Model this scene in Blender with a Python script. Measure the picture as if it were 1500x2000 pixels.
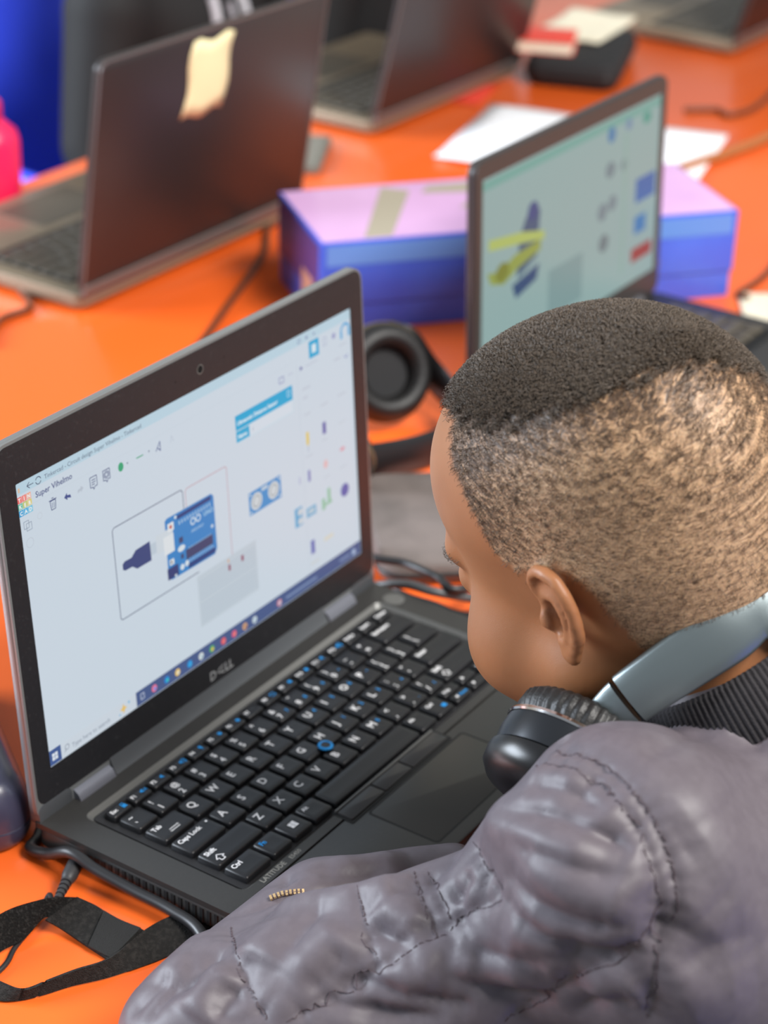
import bpy, bmesh, math, random
import numpy as np
from mathutils import Matrix, Vector
from mathutils.bvhtree import BVHTree
for o in list(bpy.data.objects): bpy.data.objects.remove(o)
SC = bpy.context.scene; COL = SC.collection
S = 0.001                                            # everything below is written in millimetres; z = 0 is the table top
random.seed(7); RNG = np.random.default_rng(7)
# ---------------------------------------------------------------- camera
CAM_C = np.array([-701.909, -612.170, 715.660]); CAM_F = 3975.685
CAM_R = np.array([[0.5536256634, -0.8321339893, 0.0324291322], [-0.3738447942, -0.2831419073, -0.8832161288], [0.7441362070, 0.4768476530, -0.4678435863]])
cam = bpy.data.cameras.new('camera'); cam_o = bpy.data.objects.new('camera', cam); COL.objects.link(cam_o)
m = Matrix.Identity(4)
for i in range(3):
    m[i][0] = CAM_R[0, i]; m[i][1] = -CAM_R[1, i]; m[i][2] = -CAM_R[2, i]; m[i][3] = CAM_C[i] * S
cam_o.matrix_world = m
cam.sensor_fit = 'VERTICAL'; cam.sensor_height = 36.0; cam.sensor_width = 27.0; cam.lens = CAM_F / 2000 * 36.0
cam.clip_start = 0.05; cam.clip_end = 60
cam.dof.use_dof = True; cam.dof.focus_distance = 1.02; cam.dof.aperture_fstop = 6.8; cam.dof.aperture_blades = 0
SC.camera = cam_o
# ---------------------------------------------------------------- sky, daylight, exposure
EXPO = 0.3
def lin(c):
    return tuple((x / 255 / 12.92) if x / 255 <= 0.04045 else ((x / 255 + 0.055) / 1.055) ** 2.4 for x in c)
w = bpy.data.worlds.new('daylight'); SC.world = w; w.use_nodes = True
bg = w.node_tree.nodes['Background']; bg.inputs[0].default_value = (0.86, 0.93, 1.0, 1); bg.inputs[1].default_value = 0.30
def area(name, loc, aim, sx, sy, power, col):
    l = bpy.data.lights.new(name, 'AREA'); l.shape = 'RECTANGLE'; l.size = sx; l.size_y = sy; l.energy = power; l.color = col
    o = bpy.data.objects.new(name, l); COL.objects.link(o); o.location = loc
    o.rotation_euler = (Vector(aim) - Vector(loc)).to_track_quat('-Z', 'Y').to_euler()
    return o
area('window_daylight_behind', (0.35, -2.0, 2.7), (0.15, -0.2, 0.1), 1.7, 1.1, 165, (1.0, 0.97, 0.93))
area('window_daylight_left', (-1.6, 3.3, 1.35), (0.2, -0.1, 0.15), 2.4, 1.5, 250, (0.80, 0.89, 1.0))
SC.view_settings.view_transform = 'Standard'; SC.view_settings.look = 'None'
SC.view_settings.gamma = 1.0; SC.view_settings.use_curve_mapping = False; SC.view_settings.exposure = EXPO
# ---------------------------------------------------------------- pixel rays of the 1500 x 2000 frame (for measuring positions)
def ray(x, y): return CAM_R.T @ np.array([(x - 750) / CAM_F, (y - 1000) / CAM_F, 1.0])
def onz(x, y, z=0.0): r = ray(x, y); return CAM_C + r * ((z - CAM_C[2]) / r[2])
def ony(x, y, Y): r = ray(x, y); return CAM_C + r * ((Y - CAM_C[1]) / r[1])
def atd(x, y, d): return CAM_C + ray(x, y) * d
# ---------------------------------------------------------------- materials
MATS = {}
def mat(name, col, rough=0.5, metal=0.0, spec=0.5, noise=None, bump=None, coat=0.0, sheen=0.0, emit=None, sss=0.0):
    """noise=(scale, colour2, lo, hi)  bump=(scale, strength, detail)"""
    if name in MATS: return MATS[name]
    M = bpy.data.materials.new(name); M.use_nodes = True; N = M.node_tree.nodes; L = M.node_tree.links
    b = N['Principled BSDF']; c = lin(col)
    b.inputs['Base Color'].default_value = (*c, 1); b.inputs['Roughness'].default_value = rough; b.inputs['Metallic'].default_value = metal
    b.inputs['Specular IOR Level'].default_value = spec; b.inputs['Coat Weight'].default_value = coat; b.inputs['Coat Roughness'].default_value = 0.08
    b.inputs['Sheen Weight'].default_value = sheen
    if sss: b.inputs['Subsurface Weight'].default_value = sss; b.inputs['Subsurface Radius'].default_value = (1, .35, .2); b.inputs['Subsurface Scale'].default_value = 0.004
    if emit: b.inputs['Emission Color'].default_value = (*lin(emit[0]), 1); b.inputs['Emission Strength'].default_value = emit[1]
    if noise or bump: tc = N.new('ShaderNodeTexCoord')
    if noise:
        n = N.new('ShaderNodeTexNoise'); n.inputs['Scale'].default_value = noise[0]; n.inputs['Detail'].default_value = 5
        L.new(tc.outputs['Object'], n.inputs['Vector'])
        r = N.new('ShaderNodeValToRGB'); r.color_ramp.elements[0].position = noise[2]; r.color_ramp.elements[1].position = noise[3]
        r.color_ramp.elements[0].color = (*c, 1); r.color_ramp.elements[1].color = (*lin(noise[1]), 1)
        L.new(n.outputs['Fac'], r.inputs['Fac']); L.new(r.outputs['Color'], b.inputs['Base Color'])
    if bump:
        n = N.new('ShaderNodeTexNoise'); n.inputs['Scale'].default_value = bump[0]; n.inputs['Detail'].default_value = bump[2]
        L.new(tc.outputs['Object'], n.inputs['Vector'])
        k = N.new('ShaderNodeBump'); k.inputs['Strength'].default_value = bump[1]; k.inputs['Distance'].default_value = 0.002
        L.new(n.outputs['Fac'], k.inputs['Height']); L.new(k.outputs['Normal'], b.inputs['Normal'])
    MATS[name] = M; return M
def glow(col, k=1.0):
    name = 'screen_light_%02x%02x%02x_%d' % (*col, int(k * 100))
    if name in MATS: return MATS[name]
    M = bpy.data.materials.new(name); M.use_nodes = True; N = M.node_tree.nodes; L = M.node_tree.links
    b = N['Principled BSDF']; b.inputs['Base Color'].default_value = (.01, .01, .012, 1); b.inputs['Roughness'].default_value = .35
    b.inputs['Specular IOR Level'].default_value = .25
    b.inputs['Emission Color'].default_value = (*lin(col), 1); b.inputs['Emission Strength'].default_value = k * .92 * 2 ** -EXPO
    MATS[name] = M; return M
# ---------------------------------------------------------------- mesh helpers
def mesh_np(name, V, F, mats, smooth=35, fm=None):
    """V: n x 3 in mm; F: list of tuples or an array of quads / triangles"""
    me = bpy.data.meshes.new(name)
    V = np.asarray(V, dtype=np.float64) * S
    if isinstance(F, np.ndarray):
        k = F.shape[1]; me.vertices.add(len(V)); me.vertices.foreach_set('co', V.astype(np.float32).ravel())
        me.loops.add(F.size); me.loops.foreach_set('vertex_index', F.astype(np.int32).ravel())
        me.polygons.add(len(F)); me.polygons.foreach_set('loop_start', np.arange(0, F.size, k, dtype=np.int32))
        me.update(calc_edges=True)
    else:
        me.from_pydata(V.tolist(), [], F); me.update()
    for x in (mats if isinstance(mats, (list, tuple)) else [mats]): me.materials.append(x)
    if fm is not None: me.polygons.foreach_set('material_index', np.asarray(fm, dtype=np.int32))
    if smooth:
        me.polygons.foreach_set('use_smooth', np.ones(len(me.polygons), dtype=bool))
        if smooth < 180: me.set_sharp_from_angle(angle=math.radians(smooth))
    return me
def link(name, me, parent=None):
    o = bpy.data.objects.new(name, me); COL.objects.link(o)
    if parent is not None: o.parent = parent
    return o
def tag(o, label, cat, group=None, kind=None):
    if label: o['label'] = label
    if cat: o['category'] = cat
    if group: o['group'] = group
    if kind: o['kind'] = kind
    return o
def thing(name, label, cat, loc=(0, 0, 0), rz=0.0, group=None):
    o = bpy.data.objects.new(name, None); COL.objects.link(o); o.empty_display_size = 0.02
    o.location = Vector(loc) * S; o.rotation_euler = (0, 0, math.radians(rz))
    return tag(o, label, cat, group)
def rr2(x0, x1, y0, y1, r, n=5):
    out = []
    for cx, cy, a in ((x1 - r, y1 - r, 0), (x0 + r, y1 - r, 90), (x0 + r, y0 + r, 180), (x1 - r, y0 + r, 270)):
        for i in range(n + 1):
            t = math.radians(a + 90 * i / n); out.append((cx + r * math.cos(t), cy + r * math.sin(t)))
    return out
class MB:
    def __init__(s): s.v = []; s.f = []; s.m = []
    def add(s, V, F, mi=0):
        b = len(s.v); s.v += [tuple(map(float, p)) for p in V]; s.f += [tuple(i + b for i in q) for q in F]; s.m += [mi] * len(F); return s
    def loft(s, rings, mi=0, cap=True, closed=True):
        n = len(rings[0]); V = [p for r in rings for p in r]; F = []
        for k in range(len(rings) - 1):
            for i in range(n if closed else n - 1):
                j = (i + 1) % n; F.append((k * n + i, k * n + j, (k + 1) * n + j, (k + 1) * n + i))
        if cap: F.append(tuple(range(n - 1, -1, -1))); F.append(tuple((len(rings) - 1) * n + i for i in range(n)))
        return s.add(V, F, mi)
    def slab(s, x0, x1, y0, y1, z0, z1, r=1.0, ch=0.0, mi=0, n=4, xf=None, chb=None):
        """rounded-rectangle prism with chamfered top (ch) and bottom (chb)"""
        chb = ch if chb is None else chb; R = []
        def ring(d, z): return [(x, y, z) for x, y in rr2(x0 + d, x1 - d, y0 + d, y1 - d, max(r - d, .05), n)]
        if chb: R += [ring(chb, z0), ring(0, z0 + chb)]
        else: R += [ring(0, z0)]
        if ch: R += [ring(0, z1 - ch), ring(ch * .3, z1 - ch * .3), ring(ch, z1)]
        else: R += [ring(0, z1)]
        if xf: R = [[xf(*p) for p in r_] for r_ in R]
        return s.loft(R, mi)
    def ringplate(s, outer, inner, z0, z1, mi=0, mi_in=None, slope=0.0, xf=None):
        """flat plate with a hole; outer and inner are loops with the same number of points"""
        n = len(outer); f = xf or (lambda x, y, z: (x, y, z))
        cx = sum(p[0] for p in inner) / n; cy = sum(p[1] for p in inner) / n
        def shr(p, d): return (p[0] - d * (1 if p[0] > cx else -1), p[1] - d * (1 if p[1] > cy else -1))
        inn = [shr(p, slope) for p in inner]
        V = [f(x, y, z1) for x, y in outer] + [f(x, y, z1) for x, y in inner] + [f(x, y, z0) for x, y in inn] + [f(x, y, z0) for x, y in outer]
        b = len(s.v); s.v += V
        for k, mm in ((0, mi), (1, mi if mi_in is None else mi_in), (2, mi), (3, mi)):
            for i in range(n):
                j = (i + 1) % n; a = k * n; c = ((k + 1) % 4) * n
                s.f.append((b + a + i, b + a + j, b + c + j, b + c + i)); s.m.append(mm)
        return s
    def tube(s, pts, r, n=8, mi=0, cap=True, flat=None):
        """round (or flattened: flat=(w, t)) sweep along a polyline"""
        P = [Vector(p) for p in pts]; T = []
        for i in range(len(P)):
            T.append((P[min(i + 1, len(P) - 1)] - P[max(i - 1, 0)]).normalized())
        up = Vector((0, 0, 1)) if abs(T[0].z) < .9 else Vector((1, 0, 0)); R = []
        A = T[0].cross(up).normalized()
        for i in range(len(P)):
            A = (A - T[i] * A.dot(T[i])).normalized(); B = A.cross(T[i])
            ri = r[i] if isinstance(r, (list, tuple)) else r
            R.append([P[i] + A * math.cos(2 * math.pi * k / n) * ri + B * math.sin(2 * math.pi * k / n) * ri for k in range(n)])
        return s.loft(R, mi, cap)
    def lathe(s, prof, n=32, mi=0, M=None, cap=True):
        R = []
        for r, z in prof:
            R.append([(r * math.cos(2 * math.pi * k / n), r * math.sin(2 * math.pi * k / n), z) for k in range(n)])
        if M is not None: R = [[tuple(M @ Vector(p)) for p in q] for q in R]
        return s.loft(R, mi, cap)
    def build(s, name, mats, parent=None, smooth=35):
        me = mesh_np(name, s.v, s.f, mats, smooth, s.m); return link(name, me, parent)
def spline(pts, n=8):
    P = [np.array(p, float) for p in pts]; P = [2 * P[0] - P[1]] + P + [2 * P[-1] - P[-2]]; out = []
    for i in range(1, len(P) - 2):
        for k in range(n):
            t = k / n; a, b, c, d = P[i - 1:i + 3]
            out.append(.5 * ((2 * b) + (c - a) * t + (2 * a - 5 * b + 4 * c - d) * t * t + (3 * b - a - 3 * c + d) * t ** 3))
    out.append(P[-2]); return [tuple(p) for p in out]
_FONT = {}
def text2d(s, size, align='LEFT', bold=0.0):
    """flat lettering: (vertices 2d, faces) in mm"""
    k = (s, size, align, bold)
    if k in _FONT: return _FONT[k]
    c = bpy.data.curves.new('t', 'FONT'); c.body = s; c.size = size; c.align_x = align; c.resolution_u = 2; c.fill_mode = 'FRONT'; c.offset = bold
    o = bpy.data.objects.new('t', c); me = bpy.data.meshes.new_from_object(o)
    V = [(v.co.x, v.co.y) for v in me.vertices]; F = [tuple(p.vertices) for p in me.polygons]
    bpy.data.objects.remove(o); bpy.data.curves.remove(c); bpy.data.meshes.remove(me)
    _FONT[k] = (V, F); return _FONT[k]
# ---------------------------------------------------------------- the room and the table
def structure(name, mb, mt, label=None):
    o = mb.build(name, mt, None, 30); o['kind'] = 'structure'
    if label: o['label'] = label
    return o
M_ORANGE = mat('orange_laminate', (231, 94, 30), .30, spec=.45, noise=(1.6, (237, 105, 41), .3, .8), bump=(60, .012, 3), coat=.25)
M_ORANGE_EDGE = mat('orange_edge_band', (196, 78, 22), .4)
M_LEG = mat('grey_steel_leg', (90, 92, 95), .35, .7)
M_FLOOR = mat('grey_terrazzo', (134, 128, 120), .35, noise=(55, (110, 104, 98), .4, .62), bump=(30, .02, 3))
M_WALL = mat('cream_paint', (226, 220, 204), .75, noise=(3, (216, 209, 192), .4, .7), bump=(90, .04, 3))
M_FRAME = mat('white_window_frame', (232, 232, 228), .4)
structure('floor', MB().slab(-3000, 3900, -3600, 4200, -760, -720, 1), M_FLOOR)
def wall_with_window(name, along, a0, a1, at_, thick, z0, z1, w0, w1, wz0, wz1):
    b = MB()
    def bx(p0, p1, q0, q1):
        if p1 - p0 < 1 or q1 - q0 < 1: return
        if along == 'x': b.slab(p0, p1, at_, at_ + thick, q0, q1, .5, n=1)
        else: b.slab(at_, at_ + thick, p0, p1, q0, q1, .5, n=1)
    bx(a0, w0, z0, z1); bx(w1, a1, z0, z1); bx(w0, w1, z0, wz0); bx(w0, w1, wz1, z1)
    return structure(name, b, M_WALL)
def window(name, along, at_, thick, w0, w1, wz0, wz1):
    b = MB()
    def bx(p0, p1, q0, q1):
        if along == 'x': b.slab(p0, p1, at_, at_ + thick, q0, q1, 2, 2)
        else: b.slab(at_, at_ + thick, p0, p1, q0, q1, 2, 2)
    for k in range(4): p = w0 + (w1 - w0 - 50) * k / 3; bx(p, p + 50, wz0, wz1)
    for z in (wz0, (wz0 + wz1) / 2 - 25, wz1 - 50): bx(w0 + 50, w1 - 50, z, z + 50)
    return structure(name, b, M_FRAME)
wall_with_window('wall_back', 'x', -3000, 4050, 4200, 150, -720, 3300, 900, 3500, 100, 1900)
window('window_1', 'x', 4250, 50, 900, 3500, 100, 1900)
wall_with_window('wall_right', 'y', -3600, 4350, 3900, 150, -720, 3300, -1500, 2500, 100, 1900)
window('window_2', 'y', 3950, 50, -1500, 2500, 100, 1900)
# the table: one long orange top
TX0, TX1, TY0, TY1 = -250, 2950, -236, 842
t = thing('table', 'long glossy orange table carrying the laptops, box and headphones', 'table', ((TX0 + TX1) / 2, (TY0 + TY1) / 2, -720))
tx, ty = (TX1 - TX0) / 2, (TY1 - TY0) / 2
MB().slab(-tx, tx, -ty, ty, 692, 720, 18, 2.5).build('table_top', M_ORANGE, t)
for sx in (-1, 0, 1):
    for sy in (-1, 1):
        x = sx * (tx - 90); y = sy * (ty - 90)
        MB().slab(x - 22, x + 22, y - 22, y + 22, 0, 692, 5, 1).build('leg', M_LEG, t)
for sy in (-1, 1):
    y = sy * (ty - 90); MB().slab(-tx + 112, -112, y - 12, y + 12, 640, 690, 3, 1).build('rail', M_LEG, t)
    MB().slab(112 - 90, tx - 112, y - 12, y + 12, 640, 690, 3, 1).build('rail', M_LEG, t)
# ---------------------------------------------------------------- implicit-surface toolkit (millimetres)
def _v(a): return np.array(a, dtype=np.float32)
def s_ell(P, c, r):
    q = (P - _v(c)); r = _v(r)
    k0 = np.sqrt(((q / r) ** 2).sum(-1)); k1 = np.sqrt(((q / (r * r)) ** 2).sum(-1)) + 1e-9
    return k0 * (k0 - 1.0) / k1
def s_cap(P, a, b, ra, rb=None):
    rb = ra if rb is None else rb
    a = _v(a); b = _v(b); ab = b - a
    t = np.clip(((P - a) @ ab) / float(ab @ ab), 0, 1)
    return np.sqrt(((P - a - t[..., None] * ab) ** 2).sum(-1)) - (ra + (rb - ra) * t)
def s_chain(P, pts, rad):
    d = None
    for i in range(len(pts) - 1):
        e = s_cap(P, pts[i], pts[i + 1], rad[i], rad[i + 1]); d = e if d is None else np.minimum(d, e)
    return d
def su(a, b, k):
    h = np.clip(0.5 + 0.5 * (b - a) / k, 0, 1); return b + (a - b) * h - k * h * (1 - h)
def ss(a, b, k): return -su(-a, b, k)          # a minus b
def rotm(rx=0, ry=0, rz=0):
    cx, sx, cy, sy, cz, sz = [f(math.radians(v)) for v in (rx, ry, rz) for f in (math.cos, math.sin)]
    X = np.array([[1,0,0],[0,cx,-sx],[0,sx,cx]]); Y = np.array([[cy,0,sy],[0,1,0],[-sy,0,cy]]); Z = np.array([[cz,-sz,0],[sz,cz,0],[0,0,1]])
    return Z @ Y @ X
def ear_sdf(P):
    # ear frame: o at ear canal, e_out = away from head, e_back, e_up ; built for left ear (x negative) and mirrored by |x|
    Q = P.copy(); Q[..., 0] = np.abs(Q[..., 0])
    o = _v((69.5, -12.5, -14.5)); a = math.radians(EAR_FLARE)
    q = (Q - o) / EAR_S
    u = -q[..., 1] * math.cos(a) + q[..., 0] * math.sin(a)        # towards the rear rim
    n = q[..., 0] * math.cos(a) + q[..., 1] * math.sin(a)         # lateral normal
    w = q[..., 2]
    E = np.stack([u, n, w], -1)
    plate = s_ell(E, (9, 1, 3), (19, 4.5, 28))
    th = np.linspace(-0.5, 1, 20)
    hel = [(-7, -2, 8), (-7, 2, 16), (-4, 4, 23), (2, 5.5, 28.5), (9, 6, 31), (17, 6, 29.5), (23.5, 5.5, 24), (26.5, 5, 15), (26.5, 4.5, 5), (24, 4, -5), (19.5, 3, -14), (13, 2.5, -21), (7, 2, -26)]
    d = su(plate, s_chain(E, hel, [3.2, 3.6, 4, 4.2, 4.4, 4.6, 4.6, 4.6, 4.5, 4.3, 4.2, 4.2, 4.2]), 2.5)
    d = su(d, s_ell(E, (4, 2.2, -25), (8.5, 4.2, 9)), 3.0)
    d = ss(d, s_ell(E, (5.5, 6.5, -3), (11.5, 9.5, 15)), 2.0)          # concha
    d = ss(d, s_chain(E, [(2, 8.5, 22), (11, 9, 24), (18.5, 8.5, 20), (21, 8, 10), (20.5, 7, 0), (16, 6, -10)], [3.4, 4.2, 4.2, 3.8, 3.2, 2.4]), 2.0)
    d = su(d, s_chain(E, [(3, 3.5, 14), (12, 4.2, 13), (16.5, 4.2, 4), (15.5, 4, -6), (10, 4, -14)], [2.6, 2.8, 3.0, 3.0, 2.8]), 2.2)
    d = su(d, s_ell(E, (-6.5, 3.2, -3), (4.6, 4.4, 7)), 2.5)        # tragus
    d = su(d, s_ell(E, (4, 3.4, -16.5), (6, 3, 3.6)), 2.0)
    return d * EAR_S
def head_sdf(P):
    A = P.copy(); A[..., 0] = np.abs(A[..., 0])
    d = s_ell(P, (0, -14, 30), (72, 88, 77))
    d = su(d, s_ell(P, (0, 24, 36), (60, 60, 58)), 22)
    d = su(d, s_ell(P, (0, 34, -32), (56, 50, 60)), 24)
    d = su(d, s_ell(P, (0, -30, -10), (62, 62, 52)), 20)
    d = su(d, s_ell(A, (35, 50, -42), (30, 32, 32)), 16)
    d = su(d, s_cap(A, (47, 4, -52), (16, 66, -86), 20, 17), 18)
    d = su(d, s_ell(P, (0, 72, -88), (20, 17, 15)), 12)
    d = su(d, s_cap(A, (10, 80, 12), (40, 68, 12), 9, 7), 12)
    d = ss(d, s_ell(A, (29, 95, -6), (15, 13, 10)), 10)
    d = su(d, s_ell(A, (30, 70, -6), (13, 13, 12)), 3)              # eyeballs under lids
    d = su(d, s_cap(P, (0, 82, 6), (0, 98, -28), 7, 10), 9)
    d = su(d, s_ell(A, (11, 92, -32), (8, 9, 7)), 4)
    d = su(d, s_ell(P, (0, 86, -52), (24, 11, 6)), 4)
    d = su(d, s_ell(P, (0, 84, -63), (21, 11, 7)), 3)
    return d
EAR_FLARE = 14; EAR_S = 0.78
def isosurf(fn, lo, hi, h, keep_iter=0):
    """naive surface nets of fn < 0 inside the box lo..hi with spacing h (evaluated block by block near the surface)"""
    lo = np.array(lo, float); n = np.ceil((np.array(hi, float) - lo) / h).astype(int) + 1; B = 8; nb = -(-n // B); n = nb * B
    val = np.full(n, 1e3, np.float32)
    g = np.stack(np.meshgrid(*[np.arange(k) for k in nb], indexing='ij'), -1).reshape(-1, 3)
    cen = (lo + (g * B + (B - 1) / 2) * h).astype(np.float32); dc = fn(cen); rad = h * B * .87 * 1.35
    near = np.abs(dc) < rad
    v6 = val.reshape(nb[0], B, nb[1], B, nb[2], B).transpose(0, 2, 4, 1, 3, 5)
    for q in g[dc <= -rad]: v6[q[0], q[1], q[2]] = -1e3
    gi = g[near]; off = np.stack(np.meshgrid(*[np.arange(B)] * 3, indexing='ij'), -1).reshape(-1, 3)
    out = np.empty((len(gi), B ** 3), np.float32)
    for s0 in range(0, len(gi), 400):
        p = (lo + (gi[s0:s0 + 400, None, :] * B + off[None]) * h).astype(np.float32); out[s0:s0 + 400] = fn(p)
    for q, o in zip(gi, out): v6[q[0], q[1], q[2]] = o.reshape(B, B, B)
    val = np.ascontiguousarray(v6.transpose(0, 3, 1, 4, 2, 5)).reshape(n)
    ins = val < 0; c = np.zeros(n - 1, np.int8)
    for i in (0, 1):
        for j in (0, 1):
            for k in (0, 1): c += ins[i:n[0] - 1 + i, j:n[1] - 1 + j, k:n[2] - 1 + k]
    act = (c > 0) & (c < 8); idx = np.argwhere(act); vid = np.full(n - 1, -1, np.int64); vid[act] = np.arange(len(idx))
    acc = np.zeros((len(idx), 3)); cnt = np.zeros(len(idx))
    cor = [(i, j, k) for i in (0, 1) for j in (0, 1) for k in (0, 1)]
    for a in cor:
        for b in cor:
            if sum(abs(x - y) for x, y in zip(a, b)) == 1 and a < b:
                va = val[tuple((idx + a).T)]; vb = val[tuple((idx + b).T)]; m_ = (va < 0) != (vb < 0)
                t = np.clip(va / np.where(m_, va - vb, 1), 0, 1)[:, None]
                acc += np.where(m_[:, None], np.array(a) + t * (np.array(b) - np.array(a)), 0); cnt += m_
    V = lo + (idx + acc / cnt[:, None]) * h; F = []
    for ax in range(3):
        o1, o2 = (ax + 1) % 3, (ax + 2) % 3
        s1 = [slice(None)] * 3; s2 = [slice(None)] * 3; s1[ax] = slice(0, n[ax] - 1); s2[ax] = slice(1, n[ax])
        x = ins[tuple(s1)] != ins[tuple(s2)]; e = np.argwhere(x); e = e[(e[:, o1] > 0) & (e[:, o2] > 0) & (e[:, o1] < n[o1] - 1) & (e[:, o2] < n[o2] - 1)]
        fl = ins[tuple(e.T)]; u = np.zeros(3, int); u[o1] = 1; w_ = np.zeros(3, int); w_[o2] = 1
        q = np.stack([vid[tuple((e - u - w_).T)], vid[tuple((e - w_).T)], vid[tuple(e.T)], vid[tuple((e - u).T)]], 1)
        q[~fl] = q[~fl][:, ::-1]; F.append(q)
    F = np.concatenate(F); F = F[(F >= 0).all(1)]
    return V, F
def vnormals(V, F):
    N = np.zeros_like(V); a = np.cross(V[F[:, 2]] - V[F[:, 0]], V[F[:, 3 % F.shape[1]]] - V[F[:, 1]])
    for k in range(F.shape[1]):
        for d in range(3): N[:, d] += np.bincount(F[:, k], a[:, d], len(V))
    return N / (np.linalg.norm(N, axis=1)[:, None] + 1e-12)
def relax(V, F, it=2, lam=.5):
    for _ in range(it):
        A = np.zeros_like(V); c = np.zeros(len(V)); k = F.shape[1]
        for i in range(k):
            a, b = F[:, i], F[:, (i + 1) % k]
            for d in range(3): A[:, d] += np.bincount(a, V[b, d], len(V))
            c += np.bincount(a, minlength=len(V))
        V = V + lam * (A / np.maximum(c, 1)[:, None] - V)
    return V
# ---------------------------------------------------------------- the open laptop in front of the boy
M_BASE = mat('soft_black_plastic', (46, 45, 44), .40, spec=.55, noise=(900, (58, 56, 54), .55, .8), bump=(2600, .05, 2))
M_KEY = mat('key_plastic', (24, 24, 27), .36, spec=.6, bump=(3000, .03, 2))
M_WELL = mat('keyboard_well', (40, 40, 42), .5)
M_RIM = mat('grey_deck_rim', (104, 104, 102), .38, .35)
M_BEZEL = mat('black_bezel', (30, 30, 33), .4, noise=(420, (48, 48, 50), .58, .8), bump=(1500, .04, 2))
M_LIDEDGE = mat('silver_lid_edge', (132, 135, 136), .36, .5)
M_LIDGREY = mat('grey_lid_frame', (92, 95, 99), .36, .5)
M_LIDBACK = mat('dark_lid_back', (58, 60, 64), .35, .5)
M_HINGE = mat('hinge_metal', (128, 130, 140), .3, .6)
M_DARK = mat('dark_slot', (8, 8, 9), .6)
M_PAD = mat('touchpad', (52, 49, 45), .34, bump=(2500, .03, 2))
M_BTN = mat('pointer_button', (48, 46, 46), .3)
M_WHITE = mat('white_print', (236, 236, 238), .5)
M_BLUE = mat('blue_print', (20, 140, 215), .5)
M_GREYPRINT = mat('grey_print', (140, 138, 132), .5)
M_LENS = mat('camera_lens', (6, 6, 10), .1)
M_RUBBER = mat('black_rubber', (26, 26, 27), .6)
lap = thing('laptop', 'open black laptop showing a circuit design, in front of the boy', 'laptop')
LX0, LX1, LY0, LY1 = -25.8, 311.5, -157.0, 47.0; DZ = 22.0
# base body with cooling slots along its left side
b = MB(); b.slab(LX0, LX1, LY0, LY1, 4, 18.5, 9, 1.5, chb=4, n=5)
b.build('base', M_BASE, lap)
b = MB(); b.ringplate(rr2(LX0, LX1, -92.5, LY1, 2.5, 5), rr2(-6.5, 292.3, -86.5, 27.2, 5, 5), 18.5, DZ, 0, 1, slope=3.2); b.build('keyboard_surround', [M_BASE, M_RIM], lap)
MB().slab(-3, 289, -84, 24, 18.5, 19.6, 3).build('keyboard_well', M_WELL, lap)
b = MB()
pts_o = rr2(LX0, LX1, LY0, -93.5, 5, 5); b.slab(LX0, LX1, LY0, -93.4, 18.5, DZ - .2, 2.5, .9, chb=.1, n=5); b.build('palm_rest', M_BASE, lap)
for i in range(30):
    y = 6 - i * 4.9
    MB().slab(LX0 - .5, LX0 + .8, y - 1.5, y + 1.5, 8, 17, .4, n=1).build('vent_slot' if i == 0 else 'vent_slot.%03d' % i, M_DARK, lap)
MB().lathe([(3.4, 0), (3.4, .6), (1.8, .7), (1.8, .2)], 20, M=Matrix.Translation((LX0 - .1, 15.5, 11)) @ Matrix.Rotation(math.radians(-90), 4, 'Y')).build('audio_socket', M_LIDEDGE, lap)
for fx in (0, 285):
    for fy in (-140, 34): MB().lathe([(7, 0), (7.5, 2.5), (7.5, 4.2)], 16, M=Matrix.Translation((fx, fy, 0))).build('rubber_foot', M_RUBBER, lap)
MB().lathe([(7.5, 0), (7.5, .5), (6.5, .9), (3, .7)], 28, M=Matrix.Translation((300.5, 20, DZ - .1))).build('power_button', M_RIM, lap)
# touchpad and pointer buttons
MB().slab(92, 192, -147, -101.5, DZ - .6, DZ - .1, 2.5, .2).build('touchpad', M_PAD, lap)
b = MB(); b.slab(90.6, 193.4, -148.4, -100.1, DZ - .6, DZ - .17, 3); b.build('touchpad_groove', M_DARK, lap)
for x0, x1, m_ in ((80, 113.4, M_BTN), (114.4, 142.4, M_BTN), (143.4, 182, M_BTN)):
    MB().slab(x0, x1, -97.5, -86.6, DZ - 1.2, DZ + 1.0, 1, .6).build('pointer_button', m_, lap)
MB().slab(78, 184, -99.2, -85.6, DZ - 1.5, DZ + .15, 1).build('button_recess', M_DARK, lap)
MB().slab(80, 182, -86.6, -85.0, DZ - .5, DZ + 1.6, .6, .4).build('button_ridge', M_RIM, lap)
# keys
KEYMESH = {}
def keymesh(wd, hh):
    k = (round(wd, 2), round(hh, 2))
    if k not in KEYMESH:
        b = MB(); R = []
        for d, z in ((0, -4.0), (0, -1.1), (.45, -.25), (1.0, 0)): R.append([(x, y, z) for x, y in rr2(-wd / 2 + d, wd / 2 - d, -hh / 2 + d, hh / 2 - d, 1.2, 2)])
        # very slight dish
        R.append([(x, y, -.22) for x, y in rr2(-wd / 2 + 4, wd / 2 - 4, -hh / 2 + hh * .28, hh / 2 - hh * .28, .8, 2)])
        b.loft(R); KEYMESH[k] = mesh_np('key', b.v, b.f, M_KEY, 40)
    return KEYMESH[k]
def print_on(parent, name, shapes, z, mats):
    """flat print: shapes = list of (verts2d, faces, material index)"""
    b = MB()
    for V, F, mi in shapes: b.add([(x, y, z) for x, y in V], F, mi)
    return b.build(name, mats, parent, 0)
def tx(s, x, y, size, mi=0, align='LEFT', bold=0.0):
    V, F = text2d(s, size, align, bold); return [([(x + a, y + c) for a, c in V], F, mi)]
def q4(x0, x1, y0, y1, mi=0): return [([(x0, y0), (x1, y0), (x1, y1), (x0, y1)], [(0, 1, 2, 3)], mi)]
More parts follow.
